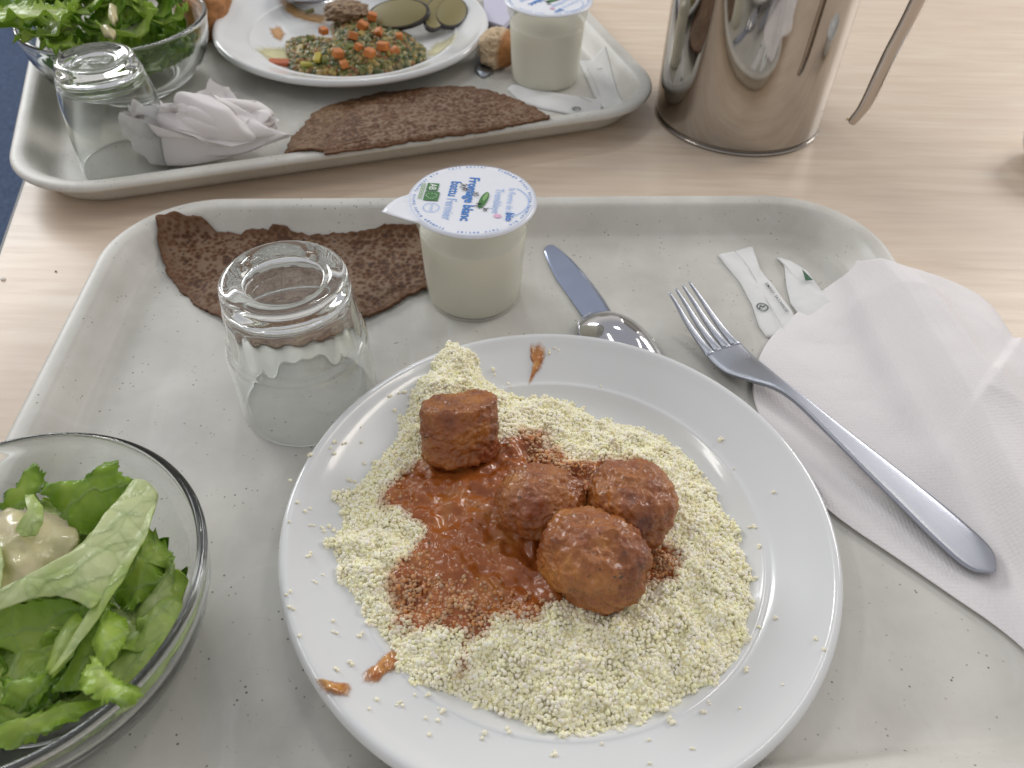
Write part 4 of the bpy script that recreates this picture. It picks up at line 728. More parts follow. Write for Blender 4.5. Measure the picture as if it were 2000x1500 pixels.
# ---------------------------------------------------------------- crumpled napkin
def crumple():
    n = 150; u, v_ = np.meshgrid(np.linspace(-.085, .085, n), np.linspace(-.085, .085, n), indexing='ij'); P = np.stack([u, v_, .0015 * fbm(u, v_, .03, 5, 3)], -1).reshape(-1, 3)
    rs = np.random.default_rng(12)
    for k in range(12):
        d = rs.normal(size=3); d[2] *= .5 if k < 5 else 1; d /= np.linalg.norm(d); c0 = np.median(P, 0) + rs.normal(size=3) * P.std(0) * .55; s = (P - c0) @ d; m_ = s > 0
        ax = np.cross(d, rs.normal(size=3)); ax /= np.linalg.norm(ax); th_ = rs.uniform(1.3, 2.8) * rs.choice([-1, 1])
        # smooth bend: rotate points beyond the plane about an axis in it
        w_ = np.clip(s / .009, 0, 1)[:, None] * th_; q = P - c0; ck, sk = np.cos(w_), np.sin(w_)
        P = c0 + q * ck + np.cross(ax, q) * sk + ax * (q @ ax)[:, None] * (1 - ck)
    Q = P.reshape(n, n, 3)
    for _ in range(6): Q[1:-1, 1:-1] = (Q[1:-1, 1:-1] * 2 + Q[:-2, 1:-1] + Q[2:, 1:-1] + Q[1:-1, :-2] + Q[1:-1, 2:]) / 6
    P = Q.reshape(-1, 3)
    P -= P.mean(0); _, _, Vt = np.linalg.svd(P[::7], full_matrices=False); P = P @ Vt.T; ext = np.percentile(np.abs(P), 97, 0); P = P / ext
    return P, np.array(grid_faces(n, n))
P, Fc = crumple(); P = np.clip(P, -1.12, 1.12)
c = np.array((-0.22999, 0.55769, 0.018)); sx_ = np.array([.062, .027, .021]); an = -.12
P = P * sx_; P[:, 2] *= np.interp(P[:, 0], [-.05, .05], [1.25, .6]); Rz = np.array([[math.cos(an), -math.sin(an), 0], [math.sin(an), math.cos(an), 0], [0, 0, 1]]); P = P @ Rz.T
P[:, 2] -= P[:, 2].min(); P += np.array([c[0], c[1] + .004, .001]); P[:, 2] = np.maximum(P[:, 2], ztray(P[:, 0], P[:, 1], X2, Y2, A2) + .0006)
T_tis2 = M_paper('crumpled_tissue', (.88, .85, .84), False)
cn = mesh('crumpled_napkin', P, Fc, T_tis2); tag(cn, 'crumpled white paper napkin beside the upturned tumbler on the far tray', 'napkin')
sm = cn.modifiers.new('s', 'SUBSURF'); sm.levels = 1; sm.render_levels = 1
# ---------------------------------------------------------------- salad bowls
BP = [(0, .0048), (.020, .0048), (.035, .0056), (.046, .0090), (.0565, .0168), (.0648, .0285), (.0697, .0410), (.0712, .0510), (.0716, .0560), (.0724, .0588), (.0736, .0601), (.0749, .0602), (.0759, .0590), (.0763, .0572), (.0759, .0550), (.0748, .0500), (.0732, .0400), (.0692, .0285), (.0618, .0165), (.0520, .0072), (.0430, .0026), (.0410, .0006), (.0385, .0002), (.0365, .0010), (.030, .0016), (0, .0016)]
def bowl(c, label):
    P = smooth_prof(BP, 4); P = [(max(a, 0), b) for a, b in P]; P[0] = (0., P[0][1]); P[-1] = (0., P[-1][1])
    o = lathe('salad_bowl', P[::-1], T_glass, None, 128); o.location = (*c, .0003); return tag(o, label, 'bowl', 'clear glass salad bowls')
B1 = (-.1939, .1548); B2 = (-.3440, .6830)
bowl(B1, 'clear glass bowl of dressed lettuce at the left of the near tray'); bowl(B2, 'clear glass bowl heaped with curly lettuce on the far tray')
def leaf(parent, B, Mid, T, W, nrm=(0, 0, 1), curl=.3, ruf=.003, freq=26, pale=0., seed=0, tipw=.35, clampc=None, roll=0., wpow=.6):
    B, Mid, T = (np.array(q, float) for q in (B, Mid, T)); nu, nv = 56, 41; rs = np.random.default_rng(seed); V = []; a_t = []; a_s = []; a_v = []
    ph = rs.uniform(0, 6, 6)
    for i in range(nu):
        s = i / (nu - 1); c = (1 - s) ** 2 * B + 2 * s * (1 - s) * Mid + s * s * T; tg = 2 * (1 - s) * (Mid - B) + 2 * s * (T - Mid); tg /= np.linalg.norm(tg)
        n_ = np.array(nrm, float); sd2 = np.cross(tg, n_); sd2 /= np.linalg.norm(sd2) + 1e-9; n2 = np.cross(sd2, tg)
        w_ = W * (np.sin(min(1, (s + .03) / .72) * math.pi / 2) ** wpow) * (1 if s < .72 else math.sqrt(max(0, 1 - ((s - .72) / .285) ** 2)) * (1 - tipw) + tipw * (1 - (s - .72) / .28) ** .5 if s < 1 else .02)
        w_ *= 1 + .05 * math.sin(23 * s + ph[5]) + .03 * math.sin(57 * s + ph[4])
        for j in range(nv):
            t = -1 + 2 * j / (nv - 1); at = abs(t); ang = curl * at * 1.6 + roll * max(0, t) * 2
            lat = w_ * (math.sin(ang) / ang if ang > 1e-3 else 1) * at * math.copysign(1, t); hgt = w_ * ((1 - math.cos(ang)) / ang if ang > 1e-3 else 0) * at
            rf = ruf * at ** 2.2 * (math.sin(freq * s + ph[0] + (t > 0) * 2.1 + 1.5 * math.sin(7 * s + ph[1])) + .6 * math.sin(2.3 * freq * s + ph[2] + t * 2)) + ruf * .45 * at * math.sin(9 * t + 14 * s + ph[3])
            rib = .0011 * math.exp(-(t / .10) ** 2) * (1 - s)
            p = c + sd2 * (lat + .4 * rf) + n2 * (hgt + rf - rib)
            if clampc is not None:      # stay inside the bowl wall
                dx, dy = p[0] - clampc[0], p[1] - clampc[1]; r = math.hypot(dx, dy); rm = np.interp(p[2], [.006, .0105, .019, .030, .042, .052, .057], [.030, .044, .0545, .062, .0665, .0675, .067]) - .0012 - .002 * (.5 + .5 * math.sin(20 * s + t * 6))
                if p[2] < .0585 and r > rm: p[0] = clampc[0] + dx * rm / r; p[1] = clampc[1] + dy * rm / r
                p[2] = max(p[2], .0072 + .001 * math.sin(9 * s + 5 * t))
            V.append(p); a_t.append(at * (1 - pale) - pale * .15); a_s.append(s * (1 - pale))
            vv_ = abs(((at * 1.0 - s * 2.4) * 3.2 + .5) % 1 - .5) * 2; a_v.append(max(math.exp(-(t / .07) ** 2) * (1 - .6 * s), .55 * max(0, 1 - (1 - vv_) * 9)))
    o = mesh('leaf', V, grid_faces(nu, nv), T_leaf); attr(o, 't', a_t); attr(o, 's', a_s); attr(o, 'vein', a_v)
    reparent(o, parent); sm = o.modifiers.new('s', 'SOLIDIFY'); sm.thickness = .0005; sm.offset = 0; return o
s1_ = empty('green_salad', (*B1, .007)); tag(s1_, 'lettuce leaves with creamy dressing filling the near glass bowl', 'salad')
def L(*a, **k): return leaf(s1_, *a, clampc=k.pop('cl', B1), **k)
rs = random.Random(3)
for k in range(24):      # lower leaves seen through the glass and between the upper ones
    a = k * 2.399; r0 = .012 + .025 * ((k * .618) % 1); c0 = (B1[0] + r0 * math.cos(a), B1[1] + r0 * math.sin(a)); d = rs.uniform(0, 6.28); z0 = .012 + .0010 * k
    ln = .030; L((c0[0] - ln * math.cos(d), c0[1] - ln * math.sin(d), z0), (c0[0], c0[1], z0 + .008), (c0[0] + ln * math.cos(d), c0[1] + ln * math.sin(d), z0 + .002), .022, curl=rs.uniform(-.4, .5), ruf=.004, seed=k, pale=rs.choice((0, .1, .5)))
def LP(P, dome, pale, seed, ruf=.0018, rag=.0008, vd=None, th=.0006, tbias=0.):
    P3 = np.array(P); A = np.c_[P3[:, :2], np.ones(len(P3))]; co = np.linalg.lstsq(A, P3[:, 2], rcond=None)[0]; cc = P3.mean(0)
    f = lambda x, y, k: co[0] * x + co[1] * y + co[2] + dome * (1 - k ** 2) + ruf * (.35 + k ** 2) * fbm(x, y, .011, seed, 3) + ruf * .9 * k ** 4 * fbm(x, y, .006, seed + 4, 2)
    o = patch('leaf', P, f, th, T_leaf, None, n=150, rings=26, rag=rag * .55, seed=seed, edge=.4, sm=1)
    co_ = np.array([v.co[:] for v in o.data.vertices]); nv = len(co_) // 2; k = np.r_[0, np.repeat(np.linspace(0, 1, 27)[1:] ** .8, 150)]; k = np.r_[k, k]
    vd = np.array(vd if vd else (1, .6)); vd = vd / np.hypot(*vd); la = (co_[:, 0] - cc[0]) * -vd[1] + (co_[:, 1] - cc[1]) * vd[0]; al = (co_[:, 0] - cc[0]) * vd[0] + (co_[:, 1] - cc[1]) * vd[1]
    ve = np.maximum(0, 1 - np.abs(((la / (.0075 + .10 * np.abs(al + .05)) * 1.3 + .25 * fbm(co_[:, 0], co_[:, 1], .01, seed + 3)) % 1) - .5) * 9) * .9
    attr(o, 't', np.clip(.55 * k ** 1.5 * (1 - pale) + (1 - pale) * .45 - pale * .10 + tbias + .12 * fbm(co_[:, 0], co_[:, 1], .01, seed + 8), -.2, 1)); attr(o, 's', np.full(len(co_), .3 * (1 - pale))); attr(o, 'vein', ve)
    for v in o.data.vertices:      # keep the leaf inside the glass wall
        dx, dy = v.co.x - B1[0], v.co.y - B1[1]; r_v = math.hypot(dx, dy)
        if v.co.z < .056 and r_v > .03:
            rm = float(np.interp(v.co.z, [.006, .0105, .019, .030, .042, .052, .057], [.030, .044, .0545, .062, .0675, .069, .069])) - .0012
            if r_v > rm: v.co.x = B1[0] + dx * rm / r_v; v.co.y = B1[1] + dy * rm / r_v
    reparent(o, s1_); return o
LP([(-0.14854, 0.11851, 0.038),(-0.1537, 0.12712, 0.038),(-0.14841, 0.13857, 0.04),(-0.14363, 0.15381, 0.04),(-0.13956, 0.17009, 0.04),(-0.13351, 0.16556, 0.04),(-0.12943, 0.15427, 0.04),(-0.12944, 0.14126, 0.04),(-0.13425, 0.12881, 0.04),(-0.1404, 0.1197, 0.038)], .003, .50, 78, .0022, .0010, (.6, 1))
LP([(-0.18958, 0.1089, 0.038),(-0.1724, 0.11216, 0.038),(-0.15831, 0.11918, 0.038),(-0.15068, 0.12425, 0.038),(-0.14971, 0.11657, 0.038),(-0.16049, 0.10866, 0.036),(-0.17611, 0.10191, 0.036),(-0.19019, 0.10063, 0.036)], .003, .12, 79, .0028, .0014)
LP([(-0.21995, 0.20406, 0.052),(-0.2139, 0.20292, 0.052),(-0.21057, 0.2098, 0.054),(-0.2076, 0.21419, 0.055),(-0.20134, 0.21013, 0.054),(-0.20041, 0.20594, 0.053),(-0.20279, 0.20277, 0.052),(-0.20483, 0.19796, 0.05),(-0.21051, 0.19651, 0.048),(-0.21898, 0.19628, 0.046)], .002, 0, 61, .003, .0016)
LP([(-0.20253, 0.20457, 0.054),(-0.1951, 0.20663, 0.056),(-0.18681, 0.20893, 0.057),(-0.17653, 0.20986, 0.057),(-0.17654, 0.21497, 0.058),(-0.17309, 0.21595, 0.058),(-0.16978, 0.21516, 0.057),(-0.16979, 0.21115, 0.056),(-0.16234, 0.20802, 0.055),(-0.16577, 0.19934, 0.05),(-0.17164, 0.19662, 0.046),(-0.18373, 0.18715, 0.042),(-0.19148, 0.19465, 0.044),(-0.19643, 0.19968, 0.048),(-0.20149, 0.20138, 0.051)], .004, 0, 62, .0032, .0014, (1, .5))
LP([(-0.15495, 0.15682, 0.04),(-0.16002, 0.16125, 0.042),(-0.15793, 0.17069, 0.046),(-0.1548, 0.17922, 0.05),(-0.15155, 0.18742, 0.051),(-0.14699, 0.18571, 0.05),(-0.14377, 0.18346, 0.049),(-0.13808, 0.17849, 0.047),(-0.13899, 0.17372, 0.046),(-0.14169, 0.17557, 0.046),(-0.1398, 0.16657, 0.044),(-0.14426, 0.16061, 0.042),(-0.14867, 0.15477, 0.04)], .004, .05, 63, .0040, .0016, (.5, 1))
LP([(-0.14902, 0.14799, 0.036),(-0.14905, 0.15588, 0.04),(-0.14411, 0.16641, 0.042),(-0.13734, 0.17499, 0.042),(-0.13425, 0.16321, 0.04),(-0.13718, 0.15553, 0.038),(-0.14425, 0.14596, 0.036)], .003, .55, 64, .0016, .0006, (.5, 1))
LP([(-0.18715, 0.12544, 0.044),(-0.17484, 0.12531, 0.046),(-0.16679, 0.12419, 0.046),(-0.16445, 0.12031, 0.044),(-0.16938, 0.11576, 0.04),(-0.17717, 0.11445, 0.038),(-0.18563, 0.11647, 0.038)], .003, .05, 65, .0032, .0018)
LP([(-0.19704, 0.12065, 0.034),(-0.18018, 0.11936, 0.036),(-0.16899, 0.12007, 0.036),(-0.16458, 0.11679, 0.034),(-0.17536, 0.11141, 0.03),(-0.18955, 0.10914, 0.03)], .003, 0, 66, .0034, .0016)
LP([(-0.16233, 0.15553, 0.044),(-0.15685, 0.15798, 0.046),(-0.1553, 0.14483, 0.044),(-0.15388, 0.13132, 0.042),(-0.15673, 0.12185, 0.04),(-0.1663, 0.11965, 0.04),(-0.1664, 0.12499, 0.042),(-0.16348, 0.13784, 0.044)], .003, .15, 67, .0018, .0006, (.3, 1))
LP([(-0.19895, 0.11703, 0.026),(-0.1828, 0.11768, 0.028),(-0.16985, 0.12115, 0.03),(-0.1572, 0.12562, 0.032),(-0.16049, 0.12028, 0.028),(-0.173, 0.11374, 0.024),(-0.18741, 0.10933, 0.022),(-0.20077, 0.10895, 0.022)], .003, .1, 76, .0030, .0014)
LP([(-0.16115, 0.12635, 0.03),(-0.15838, 0.14114, 0.034),(-0.15167, 0.14682, 0.036),(-0.14321, 0.15821, 0.036),(-0.14117, 0.15472, 0.032),(-0.14757, 0.14124, 0.03),(-0.15385, 0.13149, 0.028)], .003, .35, 77, .0026, .0010, (.6, 1))
LP([(-0.20322, 0.14877, 0.05),(-0.18409, 0.15222, 0.052),(-0.17295, 0.15412, 0.052),(-0.16129, 0.15099, 0.05),(-0.16206, 0.1436, 0.046),(-0.16619, 0.13297, 0.042),(-0.17621, 0.12469, 0.042),(-0.19413, 0.12221, 0.042)], -.006, .10, 68, .0022, .0006, (1, .3))
LP([(-0.16564, 0.14889, 0.05),(-0.16111, 0.14539, 0.05),(-0.1608, 0.13187, 0.049),(-0.16558, 0.12315, 0.048),(-0.16893, 0.12577, 0.048),(-0.1697, 0.13769, 0.049),(-0.16848, 0.14516, 0.05)], .003, .45, 69, .0006, .0002, (.4, 1))
LP([(-0.199, 0.14569, 0.056),(-0.19768, 0.1489, 0.058),(-0.18395, 0.16037, 0.061),(-0.17424, 0.1716, 0.062),(-0.1643, 0.18864, 0.059),(-0.16468, 0.19968, 0.057),(-0.16191, 0.20804, 0.055),(-0.1563, 0.20762, 0.054),(-0.14999, 0.20231, 0.053),(-0.14757, 0.18239, 0.055),(-0.14942, 0.17018, 0.057),(-0.15244, 0.15634, 0.059),(-0.15597, 0.14557, 0.058),(-0.16337, 0.1497, 0.057),(-0.17028, 0.15133, 0.056),(-0.17784, 0.15065, 0.056),(-0.188, 0.14615, 0.055),(-0.19508, 0.14371, 0.054)], .005, .80, 70, .0012, .0003, (.75, .66), .0010)
LP([(-0.15301, 0.19731, 0.0535),(-0.14973, 0.20196, 0.0535),(-0.14583, 0.17933, 0.056),(-0.14888, 0.15926, 0.058),(-0.15392, 0.14187, 0.056),(-0.16291, 0.12312, 0.05),(-0.16549, 0.12304, 0.05),(-0.15976, 0.13962, 0.056),(-0.15447, 0.16187, 0.059),(-0.15094, 0.17785, 0.058)], .0022, .72, 71, .0005, .0002, (.6, .85), .0010)
LP([(-0.15409, 0.13523, 0.05),(-0.15681, 0.14227, 0.051),(-0.15702, 0.14799, 0.051),(-0.15278, 0.14985, 0.051),(-0.14682, 0.14777, 0.05),(-0.14323, 0.14225, 0.049),(-0.14223, 0.13608, 0.049),(-0.1432, 0.12956, 0.05),(-0.14549, 0.12583, 0.052),(-0.1498, 0.12882, 0.052)], .0045, .25, 72, .0012, .0006, (.2, 1))
LP([(-0.1485, 0.11668, 0.058),(-0.14994, 0.12411, 0.058),(-0.14849, 0.128, 0.058),(-0.13904, 0.12112, 0.062),(-0.13027, 0.11499, 0.064),(-0.12298, 0.11298, 0.0625),(-0.12405, 0.11052, 0.0615),(-0.12846, 0.10752, 0.0625),(-0.13641, 0.10968, 0.0635),(-0.14515, 0.11319, 0.06)], .0014, .22, 73, .0028, .0022, (1, -.3))
T_dress = mat('dressing', (.62, .54, .30), .28, Coat_Weight=.4); g = G(T_dress); g.col(g.ramp(g.noise(90, 4), [(.3, (.50, .47, .24)), (.6, (.64, .56, .34)), (.8, (.70, .64, .46))])); g.bump(g.noise(300, 4, .7), .4, .0008); g.bump(g.noise(60, 2), .4, .002)
def dress(P, zc, h, name='dressing', par=None):
    z = lambda x, y, k: zc + h * (1 - k ** 2.2) + .0022 * fbm(x, y, .012, 3, 3)
    o = patch(name, P, z, .003, T_dress, None, n=80, rings=20, sm=4); reparent(o, par); return o
dress([(-0.21901, 0.20013, 0.05),(-0.212, 0.20173, 0.05),(-0.20439, 0.19797, 0.05),(-0.19833, 0.19819, 0.05),(-0.19044, 0.19502, 0.05),(-0.18366, 0.19005, 0.05),(-0.18011, 0.18332, 0.05),(-0.18417, 0.17456, 0.05),(-0.18993, 0.16374, 0.05),(-0.19445, 0.15565, 0.05),(-0.21136, 0.15734, 0.05),(-0.22689, 0.18046, 0.05)], .0435, .0095, par=s1_)
LP([(-0.2054, 0.19895, 0.056),(-0.20072, 0.19812, 0.057),(-0.19356, 0.19138, 0.058),(-0.19064, 0.18455, 0.057),(-0.19201, 0.17897, 0.056),(-0.19731, 0.17822, 0.055),(-0.20274, 0.18239, 0.054),(-0.19865, 0.18748, 0.056),(-0.20107, 0.19253, 0.056)], .003, .62, 74, .0005, .0002, (.2, 1))
LP([(-0.22082, 0.18053, 0.054),(-0.20583, 0.17728, 0.056),(-0.19883, 0.16563, 0.056),(-0.1938, 0.15122, 0.056),(-0.20425, 0.14659, 0.054)], .003, .7, 75, .0005, .0002, (.2, 1))
# far salad: heaped curly lettuce
s2_ = empty('green_salad', (*B2, .007)); tag(s2_, 'heap of curly green lettuce with drips of dressing filling the far bowl', 'salad')
rs = random.Random(8)
for k in range(54):
    a = k * 2.399; f = math.sqrt((k % 27 + .5) / 27); r0 = .060 * f; z0 = (.018 + .010 * rs.random() if k < 22 else .060 + .022 * (1 - f * f) + .006 * rs.random()); c0 = (B2[0] + r0 * math.cos(a), B2[1] + r0 * math.sin(a)); d = a + rs.uniform(-.9, .9); ln = rs.uniform(.016, .026)
    z1 = z0 - (.004 if k >= 22 else 0)
    cl = B2 if k < 22 else None
    leaf(s2_, (c0[0] - ln * math.cos(d), c0[1] - ln * math.sin(d), z0 - .004), (c0[0], c0[1], z0 + .007), (c0[0] + ln * math.cos(d) * .7, c0[1] + ln * math.sin(d) * .7, z1 + .008), rs.uniform(.018, .028), nrm=(rs.uniform(-.4, .4), rs.uniform(-.9, 0), 1), curl=rs.uniform(.2, .9), ruf=rs.uniform(.0018, .0034), freq=rs.uniform(16, 28), pale=rs.choice((0, .05, .2, .4)), seed=100 + k, clampc=cl)
leaf(s2_, (-0.34239, 0.62123, 0.088), (-0.3544, 0.58029, 0.1), (-0.39878, 0.61709, 0.088), .022, curl=.3, ruf=.003, pale=.25, seed=201)
leaf(s2_, (-0.35601, 0.62616, 0.078), (-0.35053, 0.58881, 0.082), (-0.38569, 0.63692, 0.06), .020, curl=.3, ruf=.003, pale=.3, seed=202)
leaf(s2_, (-0.38427, 0.62797, 0.088), (-0.38402, 0.60015, 0.095), (-0.37473, 0.61086, 0.074), .018, curl=.3, ruf=.003, pale=.3, seed=203)
leaf(s2_, (-0.33475, 0.60294, 0.068), (-0.33727, 0.58494, 0.078), (-0.36504, 0.61284, 0.066), .012, curl=.3, ruf=.003, pale=.1, seed=204)
for P in ([(205,55,.08),(222,62,.08),(226,72,.08),(212,76,.08),(196,66,.08)], [(222,10,.09),(228,30,.088),(218,45,.085),(210,40,.085),(216,18,.09)]):
    import numpy as _n
dress([(-0.32414, 0.61856, 0.075),(-0.31902, 0.62177, 0.075),(-0.30921, 0.6121, 0.075),(-0.30758, 0.60117, 0.075),(-0.31634, 0.60605, 0.075)], .0775, .004, par=s2_)
dress([(-0.31949, 0.6366, 0.085),(-0.31556, 0.63889, 0.085),(-0.30719, 0.61789, 0.085),(-0.30619, 0.6066, 0.085),(-0.31264, 0.61368, 0.085)], .087, .004, par=s2_)
# ---------------------------------------------------------------- bread
def bread(c, sz, seed, label, rot=0, crustdir=(1, -.3, 0)):
    V = []; col = []; cd_ = np.array(crustdir) / np.linalg.norm(crustdir); cr, sr = math.cos(rot), math.sin(rot)
    for v in Vi[:]:
        e = 3; q = v * (np.abs(v) ** e).sum() ** (-1 / e); k = v @ cd_; cf = min(1, max(0, (k - .15) / .25))
        d = 1 + .16 * nz(v + seed, 1.3, 2) + (1 - cf) * (.10 * nz(v + seed, 4, 3) - .10 * max(0, nz(v + seed + 5, 7, 1))); q = q * d * np.array(sz)
        V.append((c[0] + q[0] * cr - q[1] * sr, c[1] + q[0] * sr + q[1] * cr, c[2] + q[2]))
        t = .5 + .5 * nz(v + seed, 6, 2); col.append(np.array([.56, .43, .28]) * (1 - cf) * (.75 + .4 * t) + cf * np.array([.34, .15, .05]) * (.7 + .6 * t))
    o = mesh('bread_piece', V, Fi, M_attr('bread', .85, bumps=((180, .5, .002), (500, .4, .001)))); colattr(o, 'col', col); return tag(o, label, 'bread', 'torn bread pieces')
bread((-0.02243, 0.74319, 0.015), (.017, .020, .015), 3.3, 'small torn piece of bread with tan crust leaning beside the far pot')
bread((-0.30639, 0.79381, 0.022), (.022, .030, .022), 8.1, 'brown crusty bread end between the far salad bowl and the far plate', 0, (1, -1, .6))
# ---------------------------------------------------------------- far cutlery and packet
hp = [Vector((-0.03448, 0.71369, 0.0015)), Vector((-0.03445, 0.72343, 0.0018)), Vector((-0.03299, 0.74444, 0.002)), Vector((-0.02848, 0.77842, 0.002)), Vector((-0.02099, 0.82721, 0.002)), Vector((-0.01173, 0.8805, 0.002)), Vector((-0.00614, 0.93848, 0.002))]
o = strip('cutlery_handle', hp, [.0015, .0085, .0098, .0092, .0078, .0060, .0050], [.002] * 7, T_brush, None, .03, 10); tag(o, 'rounded steel cutlery handle end poking out under the bread piece', 'cutlery')
sp = empty('serving_spoon', (-0.2186, 0.83108, 0.02)); tag(sp, 'steel spoon edge resting on the leftovers at the back of the far plate', 'spoon')
V = []; c = Vector((-0.21783, 0.84708, 0.022)); nu, nv = 14, 36
for i in range(nu + 1):
    k = i / nu
    for j in range(nv): a = 2 * math.pi * j / nv; V.append((c.x + .030 * k * math.cos(a), c.y + .022 * k * math.sin(a), c.z - .009 * (1 - k * k)))
nn = len(V); V += [(x, y, z - .0012) for x, y, z in V]; F = grid_faces(nu + 1, nv, True); F = F + [tuple(nn + q for q in f)[::-1] for f in F] + [(nu * nv + j, nn + nu * nv + j, nn + nu * nv + (j + 1) % nv, nu * nv + (j + 1) % nv) for j in range(nv)]
o = mesh('spoon_bowl', V, F, T_brush); reparent(o, sp)
hc = [c + Vector((.028 + .012 * k, .006 * k, .001 + .001 * k)) for k in range(9)]; o = strip('handle', hc, [.006, .004, .003, .003, .004, .005, .006, .006, .002], [.002] * 9, T_brush); reparent(o, sp)
# lavender card packet at the back, with a dark side
pk = empty('paper_packet', (-0.02804, 0.85093, 0.0)); tag(pk, 'pale lavender folded packet with dark sides behind the far bread', 'packet')
def prism(name, P, z0, z1, mt, par):
    n = len(P); V = [(p[0], p[1], z0) for p in P] + [(p[0], p[1], z1) for p in P]; F = [list(range(n))[::-1], [n + i for i in range(n)]] + [(i, (i + 1) % n, n + (i + 1) % n, n + i) for i in range(n)]
    o = mesh(name, V, F, mt, None, False); reparent(o, par); bv = o.modifiers.new('b', 'BEVEL'); bv.width = .0008; bv.segments = 2; return o
PT = [(-0.03663, 0.80633, 0.016),(-0.01763, 0.79302, 0.016),(-0.00816, 0.81837, 0.016),(-0.0124, 0.89899, 0.016),(-0.04223, 0.89667, 0.016)]
prism('dark_side', PT, .001, .010, mat('packet_dark', (.07, .07, .11), .5), pk); prism('top_card', [(p[0] - .001, p[1], 0) for p in PT], .0103, .016, mat('packet_lavender', (.52, .51, .62), .6), pk)
# ---------------------------------------------------------------- far vegetables
vg = empty('vegetable_leftovers', (PC2[0], PC2[1], .006)); tag(vg, 'half eaten green and orange vegetable stew with aubergine on the far plate', 'vegetables')
VP = [(-0.20932, 0.71065, 0.012),(-0.2237, 0.76463, 0.012),(-0.2055, 0.77275, 0.014),(-0.17981, 0.76737, 0.016),(-0.18849, 0.81275, 0.018),(-0.16951, 0.82696, 0.018),(-0.13166, 0.80942, 0.016),(-0.10832, 0.78063, 0.016),(-0.0934, 0.75647, 0.012),(-0.09125, 0.73447, 0.012),(-0.10642, 0.71661, 0.01),(-0.12802, 0.70381, 0.01),(-0.15441, 0.696, 0.01),(-0.18228, 0.69825, 0.01),(-0.20369, 0.70196, 0.01)]
xy = rng.uniform([VP[:, 0].min() if hasattr(VP, 'min') else min(p[0] for p in VP), min(p[1] for p in VP)], [max(p[0] for p in VP), max(p[1] for p in VP)], (7000, 2)); d = sdist(xy[:, 0], xy[:, 1], VP); xy = xy[d > 0]; d = d[d > 0]
r = np.hypot(xy[:, 0] - PC2[0], xy[:, 1] - PC2[1]); hz = zplate(r) + .0145 * (1 - np.exp(-d / .014)) * rng.uniform(.55, 1.0, len(xy)) + .001 + .0015 * fbm(xy[:, 0], xy[:, 1], .012, 5)
pal = np.array([[.13, .14, .03], [.20, .17, .04], [.30, .20, .05], [.06, .08, .025], [.14, .15, .05], [.32, .24, .10], [.22, .10, .03]]); col = pal[rng.integers(0, 7, len(xy))] * rng.uniform(.7, 1.3, (len(xy), 1))
T_veg = M_attr('stewed_vegetable', .35, bumps=((300, .5, .001),)); o = grains('vegetable_bits', np.c_[xy, hz], rng.uniform(.0012, .0034, len(xy)), col, T_veg, None, True); o['kind'] = 'stuff'; reparent(o, vg)
T_car = mat('carrot', (.52, .17, .035), .35); G(T_car).bump(G(T_car).noise(200, 3), .4, .001)
def cube(name, c, s, rot, mt, par):
    bm = bmesh.new(); bmesh.ops.create_cube(bm, size=1); bmesh.ops.bevel(bm, geom=bm.edges[:], offset=.10, segments=1, affect='EDGES'); me = bpy.data.meshes.new(name); bm.to_mesh(me); bm.free()
    o = link(name, me, mt, None, False); o.scale = s; o.rotation_euler = rot; o.location = Vector(c) - par.location; o.parent = par; return o
for (u_c) in [(-0.15114, 0.7688, 0.022),(-0.14781, 0.72183, 0.022),(-0.13648, 0.71317, 0.021),(-0.16502, 0.71247, 0.02),(-0.18536, 0.75478, 0.022),(-0.13392, 0.7561, 0.022),(-0.14459, 0.78829, 0.023),(-0.11433, 0.75087, 0.02),(-0.11677, 0.72908, 0.016),(-0.15568, 0.74311, 0.023),(-0.15844, 0.7022, 0.015),(-0.12645, 0.72776, 0.021)]:
    k = rs.uniform(.0070, .0100); cube('carrot_dice', u_c, (k, k * rs.uniform(.7, 1.1), k * .8), (rs.uniform(-.5, .5), rs.uniform(-.5, .5), rs.uniform(0, 3)), T_car, vg)
cube('pepper_piece', (-0.22112, 0.71663, 0.008), (.018, .010, .004), (0, .1, .2), mat('pepper', (.42, .10, .03), .35), vg)
T_skin = mat('aubergine_skin', (.035, .03, .03), .3); T_flesh = mat('aubergine_flesh', (.30, .27, .12), .45); g = G(T_flesh); g.col(g.ramp(g.noise(120, 4), [(.35, (.13, .10, .03)), (.6, (.27, .23, .09)), (.8, (.40, .36, .18))]))
def slice_(c, rx, ry, th_, rot, tilt):
    t = lathe('aubergine_slice', [(0, 0), (.96, 0), (1, .2), (1, .8), (.96, 1), (0, 1)], T_flesh, None, 40); t.scale = (rx * 1.25, ry * 1.25, th_); t.rotation_euler = (tilt[0], tilt[1], rot); t.location = Vector(c) - vg.location; t.parent = vg
    s = lathe('skin', [(1.0, .02), (1.07, .1), (1.08, .8), (1.0, .97)], T_skin, t, 40)
slice_((-0.11985, 0.79767, 0.02), .024, .013, .005, -.2, (.5, -.15)); slice_((-0.08576, 0.80519, 0.018), .0085, .020, .005, -.1, (.2, .4)); slice_((-0.07141, 0.81379, 0.016), .011, .019, .005, -.25, (.15, .35)); slice_((-0.10539, 0.82648, 0.02), .020, .012, .004, .3, (.3, .2))
T_vp = [mat('stewed_piece', c_, .35) for c_ in ((.16, .18, .04), (.30, .27, .06), (.10, .12, .03), (.36, .26, .07), (.24, .14, .04))]
